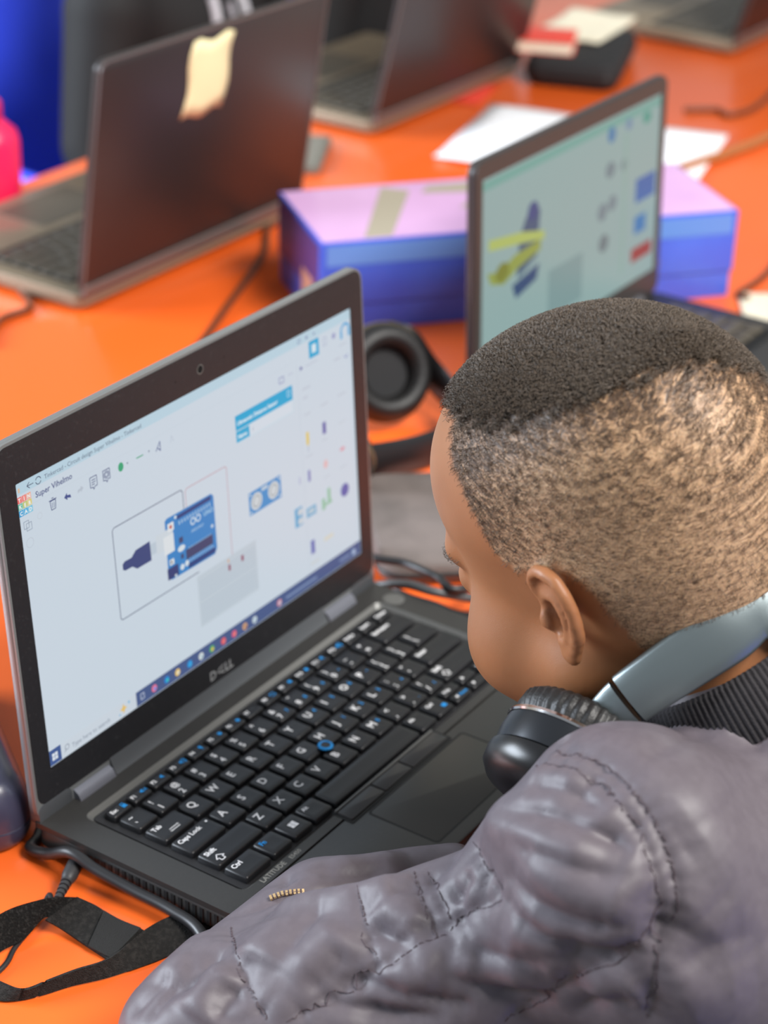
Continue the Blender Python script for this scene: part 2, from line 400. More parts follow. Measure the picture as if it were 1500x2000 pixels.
def pl(pts, mi=0): return [(list(pts), [tuple(range(len(pts)))], mi)]
def ln(p, q, wd, mi=0):
    dx, dy = q[0] - p[0], q[1] - p[1]; l = math.hypot(dx, dy) or 1; nx, ny = -dy / l * wd / 2, dx / l * wd / 2
    return pl([(p[0] + nx, p[1] + ny), (p[0] - nx, p[1] - ny), (q[0] - nx, q[1] - ny), (q[0] + nx, q[1] + ny)], mi)
def plines(P, wd, mi=0, closed=False):
    out = []
    for i in range(len(P) - (0 if closed else 1)): out += ln(P[i], P[(i + 1) % len(P)], wd, mi)
    return out
def disc(cx, cy, r, mi=0, n=20, ry=None): return pl([(cx + r * math.cos(2 * math.pi * i / n), cy + (ry or r) * math.sin(2 * math.pi * i / n)) for i in range(n)], mi)
def ringp(cx, cy, r0, r1, mi=0, n=24, a0=0, a1=360):
    V = []; F = []
    for i in range(n + 1):
        t = math.radians(a0 + (a1 - a0) * i / n); V += [(cx + r0 * math.cos(t), cy + r0 * math.sin(t)), (cx + r1 * math.cos(t), cy + r1 * math.sin(t))]
        if i: F.append((2 * i - 2, 2 * i - 1, 2 * i + 1, 2 * i))
    return [(V, F, mi)]
U = 19.05; RP = 18.6; KZ = 24.0
def key(cx, cy, wd, hh, legend):
    o = link('key', keymesh(wd, hh), lap); o.location = (cx * S, cy * S, KZ * S)
    if legend: print_on(o, 'key_legend', legend(wd, hh), .06, [M_WHITE, M_BLUE])
    return o
def L1(s, blue=None):          # one letter, upper left
    return lambda w_, h_: tx(s, -w_ / 2 + 2.8, -.6, 7.4, 0, bold=.16) + (tx(blue, w_ / 2 - 5.2, .6, 4.4, 1, bold=.09) if blue else [])
def L2(a, c, blue=None):       # shifted sign above, digit below
    return lambda w_, h_: tx(a, -w_ / 2 + 2.8, 1.3, 5.6, 0, bold=.12) + tx(c, -w_ / 2 + 2.8, -5.8, 6.2, 0, bold=.14) + (tx(blue, w_ / 2 - 5.4, -4.5, 4.2, 1, bold=.09) if blue else [])
def LW(s, size=3.9, extra=None, mi=0): return lambda w_, h_: tx(s, -w_ / 2 + 2.2, h_ / 2 - 5.6, size * 1.06, mi, bold=.11) + (extra(w_, h_) if extra else [])
def row(y, keys, hh=15.8, u0=0.0, gap=2.9):
    u = u0
    for wd, leg in keys:
        key((u + wd / 2) * U, y, wd * U - gap, hh, leg); u += wd
ICON = {
 'lock': q4(2, 5, -2.2, .4, 1) + plines([(2.5, .4), (2.5, 1.8), (4.5, 1.8), (4.5, .4)], .5, 1),
 'mute': pl([(1, -.8), (2, -.8), (3.2, -1.9), (3.2, 1.9), (2, .8), (1, .8)], 1) + ln((4, -1), (6, 1), .5, 1) + ln((4, 1), (6, -1), .5, 1),
 'down': pl([(1, -.8), (2, -.8), (3.2, -1.9), (3.2, 1.9), (2, .8), (1, .8)], 1),
 'up': pl([(1, -.8), (2, -.8), (3.2, -1.9), (3.2, 1.9), (2, .8), (1, .8)], 1) + ringp(3.2, 0, 1.4, 1.9, 1, 8, -60, 60) + ringp(3.2, 0, 2.4, 2.9, 1, 8, -60, 60),
 'mic': disc(3, .4, 1.1, 1, 12, 1.7) + ln((3, -1.2), (3, -2.4), .5, 1),
 'sun': disc(3.4, 0, 1.5, 1, 12), 'scr': plines([(1.4, -1.4), (5, -1.4), (5, 1.4), (1.4, 1.4)], .5, 1, True), 'none': []}
def FK(s, icon): return lambda w_, h_: tx(s, -w_ / 2 + 1.4, -1.2, 3.8, 0, bold=.1) + [([(x + .6, y) for x, y in V], F, mi) for V, F, mi in ICON[icon]]
fr = [('Esc', 'lock'), ('F1', 'mute'), ('F2', 'down'), ('F3', 'up'), ('F4', 'mic'), ('F5', 'sun'), ('F6', 'sun'), ('F7', 'none'), ('F8', 'scr'), ('F9', 'sun'), ('F10', 'sun'), ('F11', 'down'), ('F12', 'up'), ('PrtScr', 'none'), ('Insert', 'none'), ('Delete', 'none')]
row(14.4, [(.9375, FK(a, c)) for a, c in fr], 8.6, 0, 2.6)
nums = [('~', '`'), ('!', '1'), ('@', '2'), ('#', '3'), ('$', '4'), ('%', '5'), ('^', '6'), ('&', '7', '7'), ('*', '8', '8'), ('(', '9', '9'), (')', '0', '*'), ('_', '-'), ('+', '=')]
row(0, [(1, L2(*n)) for n in nums] + [(2, LW('Backspace'))])
ar = lambda w_, h_: ln((-3.6, -2.6), (4.2, -2.6), .5) + ln((-4.2, -4.4), (3.6, -4.4), .5) + pl([(4.6, -2.6), (3, -1.8), (3, -3.4)]) + pl([(-4.8, -4.4), (-3, -3.6), (-3, -5.2)])
row(-RP, [(1.5, LW('Tab', 4.2, ar))] + [(1, L1(c, {'U': '4', 'I': '5', 'O': '6', 'P': '-'}.get(c))) for c in 'QWERTYUIOP'] + [(1, L2('{', '[')), (1, L2('}', ']')), (1.5, L2('|', '\\'))])
row(-2 * RP, [(1.75, LW('Caps Lock', 4.2, lambda w_, h_: disc(w_ / 2 - 3, h_ / 2 - 3.4, .8)))] + [(1, L1(c, {'J': '1', 'K': '2', 'L': '3'}.get(c))) for c in 'ASDFGHJKL'] + [(1, L2(':', ';', '+')), (1, L2('"', "'")), (2.25, LW('Enter', 4.2))])
up_arrow = lambda w_, h_: plines([(-w_ / 2 + 5, -5.8), (-w_ / 2 + 8, -5.8), (-w_ / 2 + 8, -3.4), (-w_ / 2 + 9.8, -3.4), (-w_ / 2 + 6.5, -.4), (-w_ / 2 + 3.2, -3.4), (-w_ / 2 + 5, -3.4)], .55, 0, True)
row(-3 * RP, [(2.25, LW('Shift', 4.4, up_arrow))] + [(1, L1(c, {'M': '0'}.get(c))) for c in 'ZXCVBNM'] + [(1, L2('<', ',')), (1, L2('>', '.', '.')), (1, L2('?', '/', '/')), (2.75, LW('Shift', 4.4, up_arrow))])
def win(w_, h_):
    o = []
    for i in (0, 1):
        for j in (0, 1): x = -2.6 + i * 2.8; y = -1.9 + j * 2.4; o += pl([(x, y - .12 * i), (x + 2.5, y - .12 * (i + 1)), (x + 2.5, y + 2.15 + .1 * (i + 1)), (x, y + 2.15 + .1 * i)])
    return o
row(-4 * RP, [(1.33, LW('Ctrl', 4.4)), (1.04, LW('Fn', 4.4, None, 1)), (1.03, win), (1.02, LW('Alt', 3.6)), (4.83, None), (1.02, LW('Alt', 3.6)), (1.02, LW('Ctrl', 3.6, lambda w_, h_: q4(2, 5.6, -4.6, -1.6, 1)))], 15.8)
def arrow(dx, dy, s=None):
    return lambda w_, h_: pl([(dx * 1.6 - 4, dy * 1.6), (-4 - dx - dy * 1.3, -dy - dx * 1.3), (-4 - dx + dy * 1.3, -dy + dx * 1.3)]) + (tx(s, -1.5, -1.2, 3.2, 1, bold=.09) if s else [])
for i, (a_, b_) in enumerate(((LW('PgUp', 3), arrow(-1, 0, 'Home')), (arrow(0, 1), arrow(0, -1)), (LW('PgDn', 3), arrow(1, 0, 'End')))):
    cx = (11.86 + i * 1.04) * U
    if i != 1: a_ = (lambda s: (lambda w_, h_: tx(s, -w_ / 2 + 2, -1.2, 3.0, 0, bold=.09)))('PgUp' if i == 0 else 'PgDn')
    key(cx, -3.78 * RP, 1.04 * U - 2.9, 6.9, a_); key(cx, -4.27 * RP + .3, 1.04 * U - 2.9, 6.9, b_)
# blue-ringed pointing stick between G, H and B
st = MB().lathe([(2.4, -3), (2.4, .6), (3.2, 1.2), (3.0, 2.0), (1.4, 2.2)], 20, M=Matrix.Translation((6.7 * U, -2.5 * RP + 1.2, KZ))).build('pointing_stick', M_KEY, lap)
MB().lathe([(3.1, .9), (4.6, 1.0), (4.8, 1.6), (4.4, 2.2), (3.4, 2.5), (3.0, 2.2)], 24, M=Matrix.Translation((6.7 * U, -2.5 * RP + 1.2, KZ)), cap=False).build('stick_ring', M_BLUE, st)
b = print_on(lap, 'model_lettering', tx('LATITUDE', 5.5, -90.4, 4.7, 0, bold=.07) + tx('E5450', 31.5, -90.4, 3.8, 0, bold=.05), DZ + .06, [M_GREYPRINT])
# ---- the lid, drawn in its own plane: sx along the width, sy down from the top of the picture, n towards the viewer
TILT = 0.08297; SO = np.array([-11.755, 45.519, 50.803]); SU = np.array([1.0, 0, 0]); SV = np.array([0, math.sin(TILT), math.cos(TILT)]); SN = np.array([0, -math.cos(TILT), math.sin(TILT)])
SW, SH = 309.4, 174.0
def lidxf(sx, sy, n): return tuple(SO + SU * sx + SV * (SH - sy) + SN * n)
def lid_slab(b, x0, x1, y0, y1, n0, n1, r, ch=0, mi=0, n=5, chb=None): return b.slab(x0, x1, y0, y1, n0, n1, r, ch, mi, n, xf=lidxf, chb=chb)
lid_slab(MB(), -14.2, 323.4, -24.5, 204.5, -8.5, -1.0, 10, .8, chb=3).build('lid_shell', M_LIDEDGE, lap, 50)
b = MB(); b.ringplate(rr2(-12.6, 321.8, -22.8, 194, 8, 6), rr2(0, SW, 0, SH, .6, 6), -1.0, .7, 0, 1, xf=lidxf, slope=-.6); b.build('screen_bezel', [M_BEZEL, M_DARK], lap)
b = MB(); b.ringplate(rr2(-14.2, 323.4, -24.5, 204.5, 10, 6), rr2(-12.6, 321.8, -22.8, 194, 8, 6), -1.0, .35, 0, xf=lidxf); b.build('lid_edge', [M_LIDEDGE], lap)
lid_slab(MB(), -13.6, 14.5, 192.8, 206.5, -7, .9, 5, 1).build('lid_corner', M_LIDGREY, lap)
lid_slab(MB(), 295, 322.8, 192.8, 206.5, -7, .9, 5, 1).build('lid_corner', M_LIDGREY, lap)
b = MB()
prof = [(193.4, .8), (194.5, 1.2), (199, 2.6), (204, 5.4), (206.5, 7.5), (206.5, -6), (194, -7)]
b.loft([[lidxf(x, y, n) for y, n in prof] for x in (47.5, 262)]); b.build('lid_lower_band', M_LIDGREY, lap, 40)
for x0, x1 in ((15.6, 46.4), (263.2, 294)):
    b = MB(); prof = [(197.2, .5), (198.6, 2.8), (200.2, 4.2), (204.6, 6.2), (206.6, 6.4), (206.8, -3), (198, -4)]
    b.loft([[lidxf(x, y, n) for y, n in prof] for x in (x0, x1)]); b.build('hinge', M_HINGE, lap, 25)
b = MB(); b.add([lidxf(x, y, .78) for x, y in disc(156.6, -10.8, 2.4, n=20)[0][0]], [tuple(range(20))]); cl = b.build('webcam', M_LENS, lap, 0)
b = MB(); V, F, _ = ringp(156.6, -10.8, 2.4, 3.0)[0]; b.add([lidxf(x, y, .8) for x, y in V], F); b.build('webcam_ring', M_RIM, cl, 0)
for x in (134, 179): b = MB(); b.add([lidxf(a, c, .78) for a, c in disc(x, -10.8, .7, n=10)[0][0]], [tuple(range(10))]); b.build('microphone_hole', M_DARK, lap, 0)
b = MB()
for V, F, mi in tx('D', 142.5, -190, 8.4, bold=.22) + tx('LL', 157.4, -190, 8.4, bold=.22): b.add([lidxf(x, -y, .76) for x, y in V], F)
for V, F, mi in plines([(156.6, -190 + .3), (150.2, -187.5), (152.8, -184.6)], .9) + plines([(156.6, -187), (152.4, -188.6)], .9) + plines([(156.3, -184.3), (150.6, -186.2)], .9): b.add([lidxf(x, -y, .76) for x, y in V], F)
b.build('maker_lettering', mat('silver_print', (196, 198, 200), .3, .6), lap, 0)
# ---- picture on the display
def rgb(*c): return c
disp = MB(); lid_slab(disp, -1, SW + 1, -1, SH + 1, -.9, -.35, .5); disp = disp.build('display', glow((205, 217, 228), 1.0), lap, 0)
_lay = [0]
def ui(name, *items):
    """items: (shapes, colour); y runs DOWN from the top edge of the picture"""
    _lay[0] += 1; b = MB(); mats_ = []
    for k, (shapes, col) in enumerate(items):
        mats_.append(glow(col, 1.0))
        for V, F, _ in shapes: b.add([lidxf(x, y, -.33 + .02 * k + .008 * (_lay[0] % 5)) for x, y in V], F, k)
    return b.build(name, mats_, disp, 0)
def ut(s, x, y, size, align='LEFT', bold=0.0):
    return [([(a, 2 * y - c) for a, c in V], F, mi) for V, F, mi in tx(s, x, y, size, 0, align, bold)]
NAVY = (72, 84, 128); SKY = (24, 168, 214)
ui('title_bar', (q4(0, SW, 0, 7.2), (186, 212, 226)), (plines([(9, 4.6), (14, 4.6)], .45) + plines([(11, 2.9), (9, 4.6), (11, 6.3)], .45), (70, 80, 104)),
   (ringp(17.8, 4.6, 1.8, 2.3, a0=20, a1=170) + ringp(17.8, 4.6, 1.8, 2.3, a0=200, a1=350), (70, 80, 104)), (ut('Tinkercad - Circuit design Super Vihelmo - Tinkercad', 22.5, 5.8, 3.7), (96, 106, 128)), (q4(2, 3.4, 3.4, 6), (222, 190, 160)))
cols = [(238, 112, 106), (240, 132, 122), (240, 168, 142), (98, 190, 164), (190, 198, 92), (222, 206, 112), (36, 160, 216), (70, 176, 222), (112, 196, 226)]
lg = []
for i, ch in enumerate('TINKERCAD'):
    x = .8 + (i % 3) * 3.5; y = 8.4 + (i // 3) * 3.8
    lg += [(q4(x, x + 3.3, y, y + 3.6), cols[i]), (ut(ch, x + 1.65, y + 2.9, 3.0, 'CENTER', .15), (236, 240, 240))]
ui('app_logo', *lg)
ui('design_name', (ut('Super Vihelmo', 14.4, 13.6, 4.9, bold=.08), (88, 98, 140)))
ui('toolbar', (plines([(24.6, 20), (25.2, 25.2), (28.4, 25.2), (29, 20)], .5, closed=True) + ln((23.8, 19.6), (29.8, 19.6), .5) + ln((26, 18.6), (27.6, 18.6), .5) + ln((26.1, 21), (26.2, 24.4), .35) + ln((27.5, 21), (27.4, 24.4), .35), NAVY),
   (pl([(35.6, 22.2), (38, 20), (38, 21.5), (40.6, 22), (41, 24), (38, 23), (38, 24.4)]), (66, 80, 140)), (pl([(51.4, 22.2), (49, 20.4), (49, 21.6), (46.6, 22), (46.4, 24), (49, 23), (49, 24.2)]), (186, 196, 208)),
   (plines([(56.8, 19), (62.4, 19), (62.4, 25), (60.4, 25), (59.4, 26.6), (58.8, 25), (56.8, 25)], .5, closed=True) + ln((58, 20.8), (61.2, 20.8), .5) + ln((58, 22.2), (61.2, 22.2), .5) + ln((58, 23.5), (60.4, 23.5), .5), NAVY),
   (plines([(67.6, 19), (73.2, 19), (73.2, 25), (71.2, 25), (70.4, 26.6), (69.6, 25), (67.6, 25)], .5, closed=True) + ringp(70.4, 22, 1.0, 1.5) + ringp(70.4, 22, 1.9, 2.3), NAVY),
   (disc(82.6, 22.2, 2.3, n=10, ry=2.8), (58, 166, 120)), (pl([(87.6, 21.6), (89, 21.6), (88.3, 22.8)]) + pl([(106.4, 21.6), (107.8, 21.6), (107.1, 22.8)]), (80, 90, 120)), (ln((96, 22.2), (102, 22.2), .7), (60, 166, 120)),
   (plines([(113, 24.6), (117, 19.6), (117, 25.4), (114.4, 22.6)], .55), (66, 80, 140)), (plines([(126, 24), (127.4, 20), (129, 24)], .35), (180, 190, 204)),
   (plines([(3.2, 23.4), (7, 23.4), (7, 27.6), (3.2, 27.6)], .4, closed=True) + plines([(5, 29.2), (9, 29.2), (9, 25), (5, 25)], .4, closed=True), (146, 158, 176)), (ringp(6.2, 36.4, 2.6, 2.9), (188, 196, 208)),
   (ringp(15.6, 24.4, 1.6, 1.9), (196, 204, 214)), (ln((.6, 15.5), (252, 15.9), .16), (196, 208, 218)))
ui('black_wire', (plines([(133.0, 70), (133.0, 58), (131.5, 56.2), (72, 55.6), (70.4, 57), (70.2, 112.4), (71.6, 113.8), (142, 114.2)], .55), (86, 94, 122)))
ui('red_wire', (plines([(135.4, 70), (135.4, 58.6), (137, 57.2), (173.4, 57.6), (174.8, 59), (174.2, 121)], .5), (196, 150, 160)))
us = [(q4(100.5, 112, 78.4, 85.6), (190, 204, 216)), (q4(106, 121.5, 75.5, 87.2), (206, 216, 224))]
us += [(pl([(76, 80.4), (78, 79.2), (84, 79.4), (88, 76.4), (100.6, 76), (100.8, 88.4), (88, 88.2), (84, 85.2), (78, 85), (76, 83.8)]), (62, 74, 124))]
ui('usb_plug', *us)
ard = [(pl([(115, 69.8), (117, 68.6), (158.6, 69.4), (160.6, 71.6), (160.4, 106), (158, 109.2), (117, 108.4), (114.2, 106)]), (58, 134, 200)), (q4(126, 158, 70.4, 73), (44, 70, 128)), (q4(133, 158.6, 104.6, 108), (44, 70, 128))]
ard += [(q4(131.5, 157, 95.2, 101.6), (66, 72, 110)), (q4(113.6, 123.6, 100.4, 107.6), (56, 66, 118)), (q4(117, 122.6, 72.4, 77.6), (226, 230, 232)), (disc(119.8, 75, 1.2), (192, 70, 60)), (q4(112.4, 121.6, 79.4, 91), (222, 228, 232))]
ard += [(ringp(140, 79.6, 1.6, 2.4) + ringp(145, 79.6, 1.6, 2.4), (218, 232, 240)), (ut('UNO', 150, 80.8, 4, bold=.1), (170, 206, 230)), (ut('ARDUINO', 137.6, 86.4, 2.6), (190, 216, 234)), (disc(127.6, 92.2, 3.4, n=14, ry=2), (216, 226, 232)), (q4(126, 129.6, 85, 88.6), (66, 72, 110)), (q4(126.5, 129, 96, 99), (66, 72, 110))]
ard += [(disc(127, 104.2, 1.9) + disc(131.4, 103.6, 1.9), (214, 226, 234)), (disc(124.4, 70.6, 1.1) + disc(157, 90, 1.1) + disc(120.6, 107, 1.0), (214, 226, 234)), (q4(116, 120, 95.2, 98.8), (228, 232, 232)), (q4(117, 118.2, 96, 98), (60, 60, 90))]
pin = []
for i in range(12): pin += q4(127 + i * 2.6, 127.9 + i * 2.6, 74.2, 76.6)
for i in range(9): pin += q4(134.2 + i * 2.5, 134.9 + i * 2.5, 94.2, 95.2) + q4(134.2 + i * 2.5, 134.9 + i * 2.5, 101.6, 102.5)
for i in range(9): pin += q4(135 + i * 2.6, 135.8 + i * 2.6, 103, 104)
ui('controller_board', *ard, (pin, (184, 210, 230)))
bb = [(q4(139.5, 198, 116.6, 151), (194, 206, 216))]
hol = []
for r_ in range(12): hol += q4(141, 196.6, 121 + r_ * 2.3 + (1.6 if r_ > 5 else 0), 121.5 + r_ * 2.3 + (1.6 if r_ > 5 else 0))
ui('breadboard', *bb, (hol, (178, 192, 206)), (q4(169.6, 171.6, 122, 126) + q4(182.6, 184.8, 121.2, 125), (148, 68, 96)), (q4(169.4, 170.6, 118, 120.4), (222, 168, 120)))
ul = [(q4(194, 227, 84, 99.2), (66, 146, 206)), (disc(201.6, 91.8, 5.8), (206, 214, 218)), (ringp(201.6, 91.8, 3.2, 4.0), (152, 164, 170)), (disc(219.2, 91.4, 5.8), (206, 214, 218)), (ringp(219.2, 91.4, 3.2, 4.0), (152, 164, 170)), (disc(195.6, 85.6, .9) + disc(225.2, 97.4, .9) + disc(195.6, 97.6, .9) + disc(225.4, 85.6, .9), (206, 218, 226)), (q4(207, 213.6, 85, 87.4), (188, 206, 220))]
ui('distance_sensor', *ul)
ui('name_card', (q4(186.4, 244.4, 30, 48), (196, 220, 232)), (q4(186.4, 244.4, 30, 39.6), SKY), (q4(199.6, 243.8, 40, 47.4), (212, 222, 232)), (q4(186.4, 199.4, 40.2, 47.2), (40, 170, 214)),
   (ut('Ultrasonic Distance Sensor', 188, 36.6, 3.7, bold=.12), (226, 240, 246)), (ut('Name', 188, 45.2, 3.6, bold=.12), (226, 240, 246)), (ut('1', 202, 45.2, 3.4), (110, 120, 150)), (plines([(239, 32.4), (241.6, 32.4), (241.6, 36), (239, 36)], .4, closed=True), (220, 238, 246)))
ui('header_icons', (q4(264, 274.6, 8.4, 19.6), SKY), (q4(267, 271.6, 11.2, 16.8), (216, 232, 240)), (plines([(279.4, 10.8), (282.6, 10.8), (282.6, 16), (279.4, 16)], .5, closed=True), (168, 176, 204)), (disc(290.8, 13, 2.0), (160, 164, 204)),
   (ringp(303.4, 13.4, 3.6, 5.4, a0=-200, a1=20) + q4(298, 300.2, 13, 18) + q4(306.4, 308.8, 13, 18), (92, 172, 220)), (plines([(252.6, 3.4), (255.6, 3.4), (255.6, 5.8), (252.6, 5.8)], .5, closed=True) + disc(262, 4.6, 1.1) + disc(270, 4.6, .9), (132, 146, 182)),
   (plines([(231.6, 21.4), (236.4, 21.4), (236.4, 25), (231.6, 25)], .55, closed=True), (126, 130, 184)), (ln((241, 22.4), (246, 22.4), .5), (176, 182, 206)), (pl([(253.6, 21), (256.4, 22.6), (253.6, 24.2)]), (90, 92, 160)), (ln((259, 22.8), (272, 22.8), .9), (192, 200, 214)), (ln((296, 21.6), (304, 21.6), .9), (192, 200, 214)))
ui('parts_panel', (ln((250.6, 19), (251.4, 164), .25), (188, 200, 212)), (q4(255, 263, 36.6, 37.6) + q4(255, 260, 42.6, 43.6) + q4(290, 297, 29, 30), (188, 196, 210)), (plines([(301.4, 30), (303.4, 31.8), (305.4, 30)], .7), (120, 130, 196)), (q4(255.4, 262, 54, 55) + q4(273, 281, 54, 55) + q4(292, 301, 54, 55), (192, 200, 212)),
   (pl([(256, 66.6), (258.8, 66.6), (258.8, 74), (257.4, 76.4), (256, 74)]), (226, 200, 86)), (ln((257.4, 76.2), (257.4, 80), .5), (150, 160, 190)), (q4(273.8, 277.4, 66.4, 74.4), (96, 98, 168)), (q4(272.6, 278.6, 78, 78.8) + q4(254, 262, 82.6, 83.4), (192, 200, 212)),
   (disc(294.2, 92, 1.6) + q4(291, 297.4, 91.6, 92.4), (222, 150, 164)), (disc(275, 95.4, 2.4, ry=3), (226, 188, 190)), (q4(255.4, 258, 92.6, 100.4), (130, 134, 190)), (disc(246.4, 96, .8, ry=3), (180, 184, 214)), (q4(291, 299, 73, 73.8) + q4(290, 298, 104, 104.8) + q4(272, 279, 104, 104.8), (196, 204, 214)),
   (q4(239, 247, 113.4, 126.6), (104, 172, 212)), (disc(244.6, 117, 2.4) + disc(244.6, 123.4, 2.4), (206, 214, 218)), (q4(251.6, 262, 118, 124.6), (120, 178, 212)), (q4(253.6, 260, 119.6, 122.6), (188, 206, 216)), (q4(268.6, 272, 118, 126) + q4(275, 278.4, 113, 123) + q4(272, 279.6, 122, 124), (150, 196, 168)), (disc(294.4, 121.4, 4.6, n=16), (96, 102, 172)),
   (q4(254, 258.2, 141.8, 151.4), (110, 118, 184)), (q4(268.6, 279, 145.6, 148.4), (216, 214, 200)), (q4(253, 262, 157.4, 158.4), (204, 206, 202)))
ic = [(q4(76, SW, 164.6, SH), (74, 92, 138)), (q4(0, 10.4, 164.4, SH), (66, 92, 148)), (q4(10.6, 76, 164.6, SH), (206, 216, 226))]
wn = []
for i in (0, 1):
    for j in (0, 1): wn += q4(3 + i * 2.4, 5.1 + i * 2.4, 167 + j * 2.4, 169.1 + j * 2.4)
ic += [(wn, (222, 230, 238)), (ringp(15.4, 168.6, 1.4, 1.8) + ln((14.4, 169.8), (13.2, 171.2), .45), (120, 130, 150)), (ut('Type here to search', 19.4, 171.2, 4.0), (130, 140, 158)),
       (pl([(64.4, 165.8), (65.4, 168), (67.6, 169), (65.4, 170), (64.4, 172.2), (63.4, 170), (61.2, 169), (63.4, 168)]), (232, 196, 110)), (disc(69.4, 167, .8), (104, 180, 220)), (disc(60.8, 171.6, .6), (104, 180, 220)), (plines([(80, 167.4), (83, 167.4), (83, 171), (80, 171)], .5, closed=True), (200, 210, 226))]
for x, c1, c2 in ((92.3, (232, 120, 150), (110, 150, 232)), (103.9, (40, 130, 210), (66, 196, 190)), (114.1, (236, 200, 110), (226, 226, 214)), (125.8, (44, 150, 220), (60, 170, 226)), (136.8, (222, 228, 226), (160, 190, 206)), (147.4, (90, 176, 110), (232, 190, 84)), (158.8, (224, 92, 100), (232, 130, 130)), (169.6, (222, 92, 130), (236, 140, 120)), (180.6, (220, 170, 120), (150, 110, 110)), (190.7, (206, 220, 226), (176, 200, 216)), (216.9, (222, 150, 160), (196, 206, 226)), (300.6, (150, 172, 206), (190, 206, 226))):
    ic += [(disc(x, 169.4, 2.4, n=12), c1), (disc(x + .5, 169.8, 1.2, n=10), c2)]
ic += [(q4(224, 258, 168.6, 170) + q4(284, 296, 168.6, 170), (130, 150, 186))]
ui('task_bar', *ic)
# ---------------------------------------------------------------- other laptops on the table
M_GL = mat('dark_glossy_lid', (56, 52, 53), .42, .25, spec=.5)
M_DECK = mat('deck_with_reflection_tint', (138, 124, 104), .38, .3)  # warm reflection on the deck is put into its base colour
M_KEY2 = mat('dark_grey_key', (84, 77, 66), .45)  # key colour lightened and warmed to carry the same reflection
M_GREYMETAL = mat('grey_hinge_bar', (112, 110, 108), .35, .5)
M_BZ2 = mat('charcoal_bezel', (56, 54, 52), .4)
KM2 = {}
def keymesh2(wd, hh):
    k = (round(wd, 1), hh)
    if k not in KM2:
        b = MB(); b.slab(-wd / 2, wd / 2, -hh / 2, hh / 2, 0, 2.2, 1.2, .6, n=2); KM2[k] = mesh_np('key', b.v, b.f, M_KEY2, 40)
    return KM2[k]
def plain_laptop(label, loc, rz, W=330, D=226, L=221, tilt=8, screen=None, deck=M_DECK, sticker=False, bezel=M_BZ2, keys=True, back=M_GL):
    t = thing('laptop', label, 'laptop', loc, rz, 'other open laptops along the table')
    H = 17.0; a = math.radians(tilt)
    MB().slab(0, W, -D, 6, 3, H, 9, 1.5, chb=3).build('base', deck, t)
    for fx in (25, W - 25):
        for fy in (-D + 25, -18): MB().lathe([(6, 0), (6.5, 1.5), (6.5, 3.4)], 14, M=Matrix.Translation((fx, fy, 0))).build('rubber_foot', M_RUBBER, t)
    MB().slab(20, W - 20, -128, -22, H, H + .5, 3).build('keyboard_well', M_DARK, t)
    MB().slab(W / 2 - 52, W / 2 + 52, -D + 18, -142, H, H + .4, 3).build('touchpad', M_KEY2, t)
    if keys:
        kw = (W - 44) / 15.0
        for r, ws in enumerate(([1] * 15, [1] * 13 + [2], [1.5] + [1] * 12 + [1.5], [1.75] + [1] * 11 + [2.25], [2.25] + [1] * 10 + [2.75], [1.25, 1, 1, 1, 5.75, 1, 1, 1, 1, 1])):
            u = 0
            for w_ in ws:
                o = link('key', keymesh2(w_ * kw - 2.6, 9.0 if r == 0 else 14.6), t)
                o.location = ((22 + (u + w_ / 2) * kw) * S, (-29 if r == 0 else -24 - r * 17.2) * S, (H + .5) * S); u += w_
    for x in (38, W - 88): MB().tube([(x, 1, H + 3), (x + 50, 1, H + 3)], 5.5, 14).build('hinge', M_GREYMETAL, t)
    def xf(x, y, n): return (x, 2 + y * math.sin(a) - n * math.cos(a), H + 2 + y * math.cos(a) + n * math.sin(a))   # y up the lid, n towards its user
    MB().slab(0, W, 0, L, -7, -.6, 10, .8, xf=xf, chb=2.2, n=5).build('lid_shell', back, t, 50)
    b = MB(); b.slab(2, W - 2, -3, 9, -8.6, -2, 3, 1, xf=xf); b.build('lid_foot_bar', M_GREYMETAL, t)
    b = MB(); b.ringplate(rr2(0, W, 0, L, 10, 5), rr2(2, W - 2, 2, L - 2, 9, 5), -7.2, -6.4, 0, xf=xf); b.build('lid_edge', M_GREYMETAL, t)
    sx0, sx1, sy0, sy1 = 11, W - 11, 24, L - 15
    b = MB(); b.ringplate(rr2(1, W - 1, 1, L - 1, 9, 5), rr2(sx0, sx1, sy0, sy1, .6, 5), -.6, .6, 0, xf=xf); b.build('screen_bezel', bezel, t)
    b = MB(); b.slab(sx0 - 1, sx1 + 1, sy0 - 1, sy1 + 1, -.5, -.1, .5, xf=xf, n=1)
    d = b.build('display', glow(*screen[0]) if screen else M_DARK, t, 0)
    if screen:
        for nm, items in screen[1]:
            b = MB(); ms = []
            for k, (shapes, c) in enumerate(items):
                ms.append(glow(c, screen[0][1]))
                for V, F, _ in shapes: b.add([xf(x, y, -.06 + .02 * k) for x, y in V], F, k)
            b.build(nm, ms, d, 0)
    if sticker:
        b = MB(); n = 6; V = []
        for i in range(n + 1):
            for j in range(n + 1):
                u, v = i / n, j / n; x = 150 + 60 * u + (8 * v if 1 else 0) + 3 * math.sin(7 * v); y = L - 10 - 72 * v + 3 * math.sin(9 * u)
                V.append(xf(x, y, -7.5 - 1.2 * math.sin(3.1 * u) ** 2 * math.sin(3.1 * v) ** 2))
        b.add(V, [(i * (n + 1) + j, i * (n + 1) + j + 1, (i + 1) * (n + 1) + j + 1, (i + 1) * (n + 1) + j) for i in range(n) for j in range(n)])
        o = b.build('paper_sticker', mat('cream_note_paper', (240, 228, 180), .7), t); md = o.modifiers.new('thickness', 'SOLIDIFY'); md.thickness = .0004
    return t
plain_laptop('dark laptop seen from behind with a cream paper note on its lid', (927, 556, 0), 180, W=338, L=222, tilt=8, sticker=True)
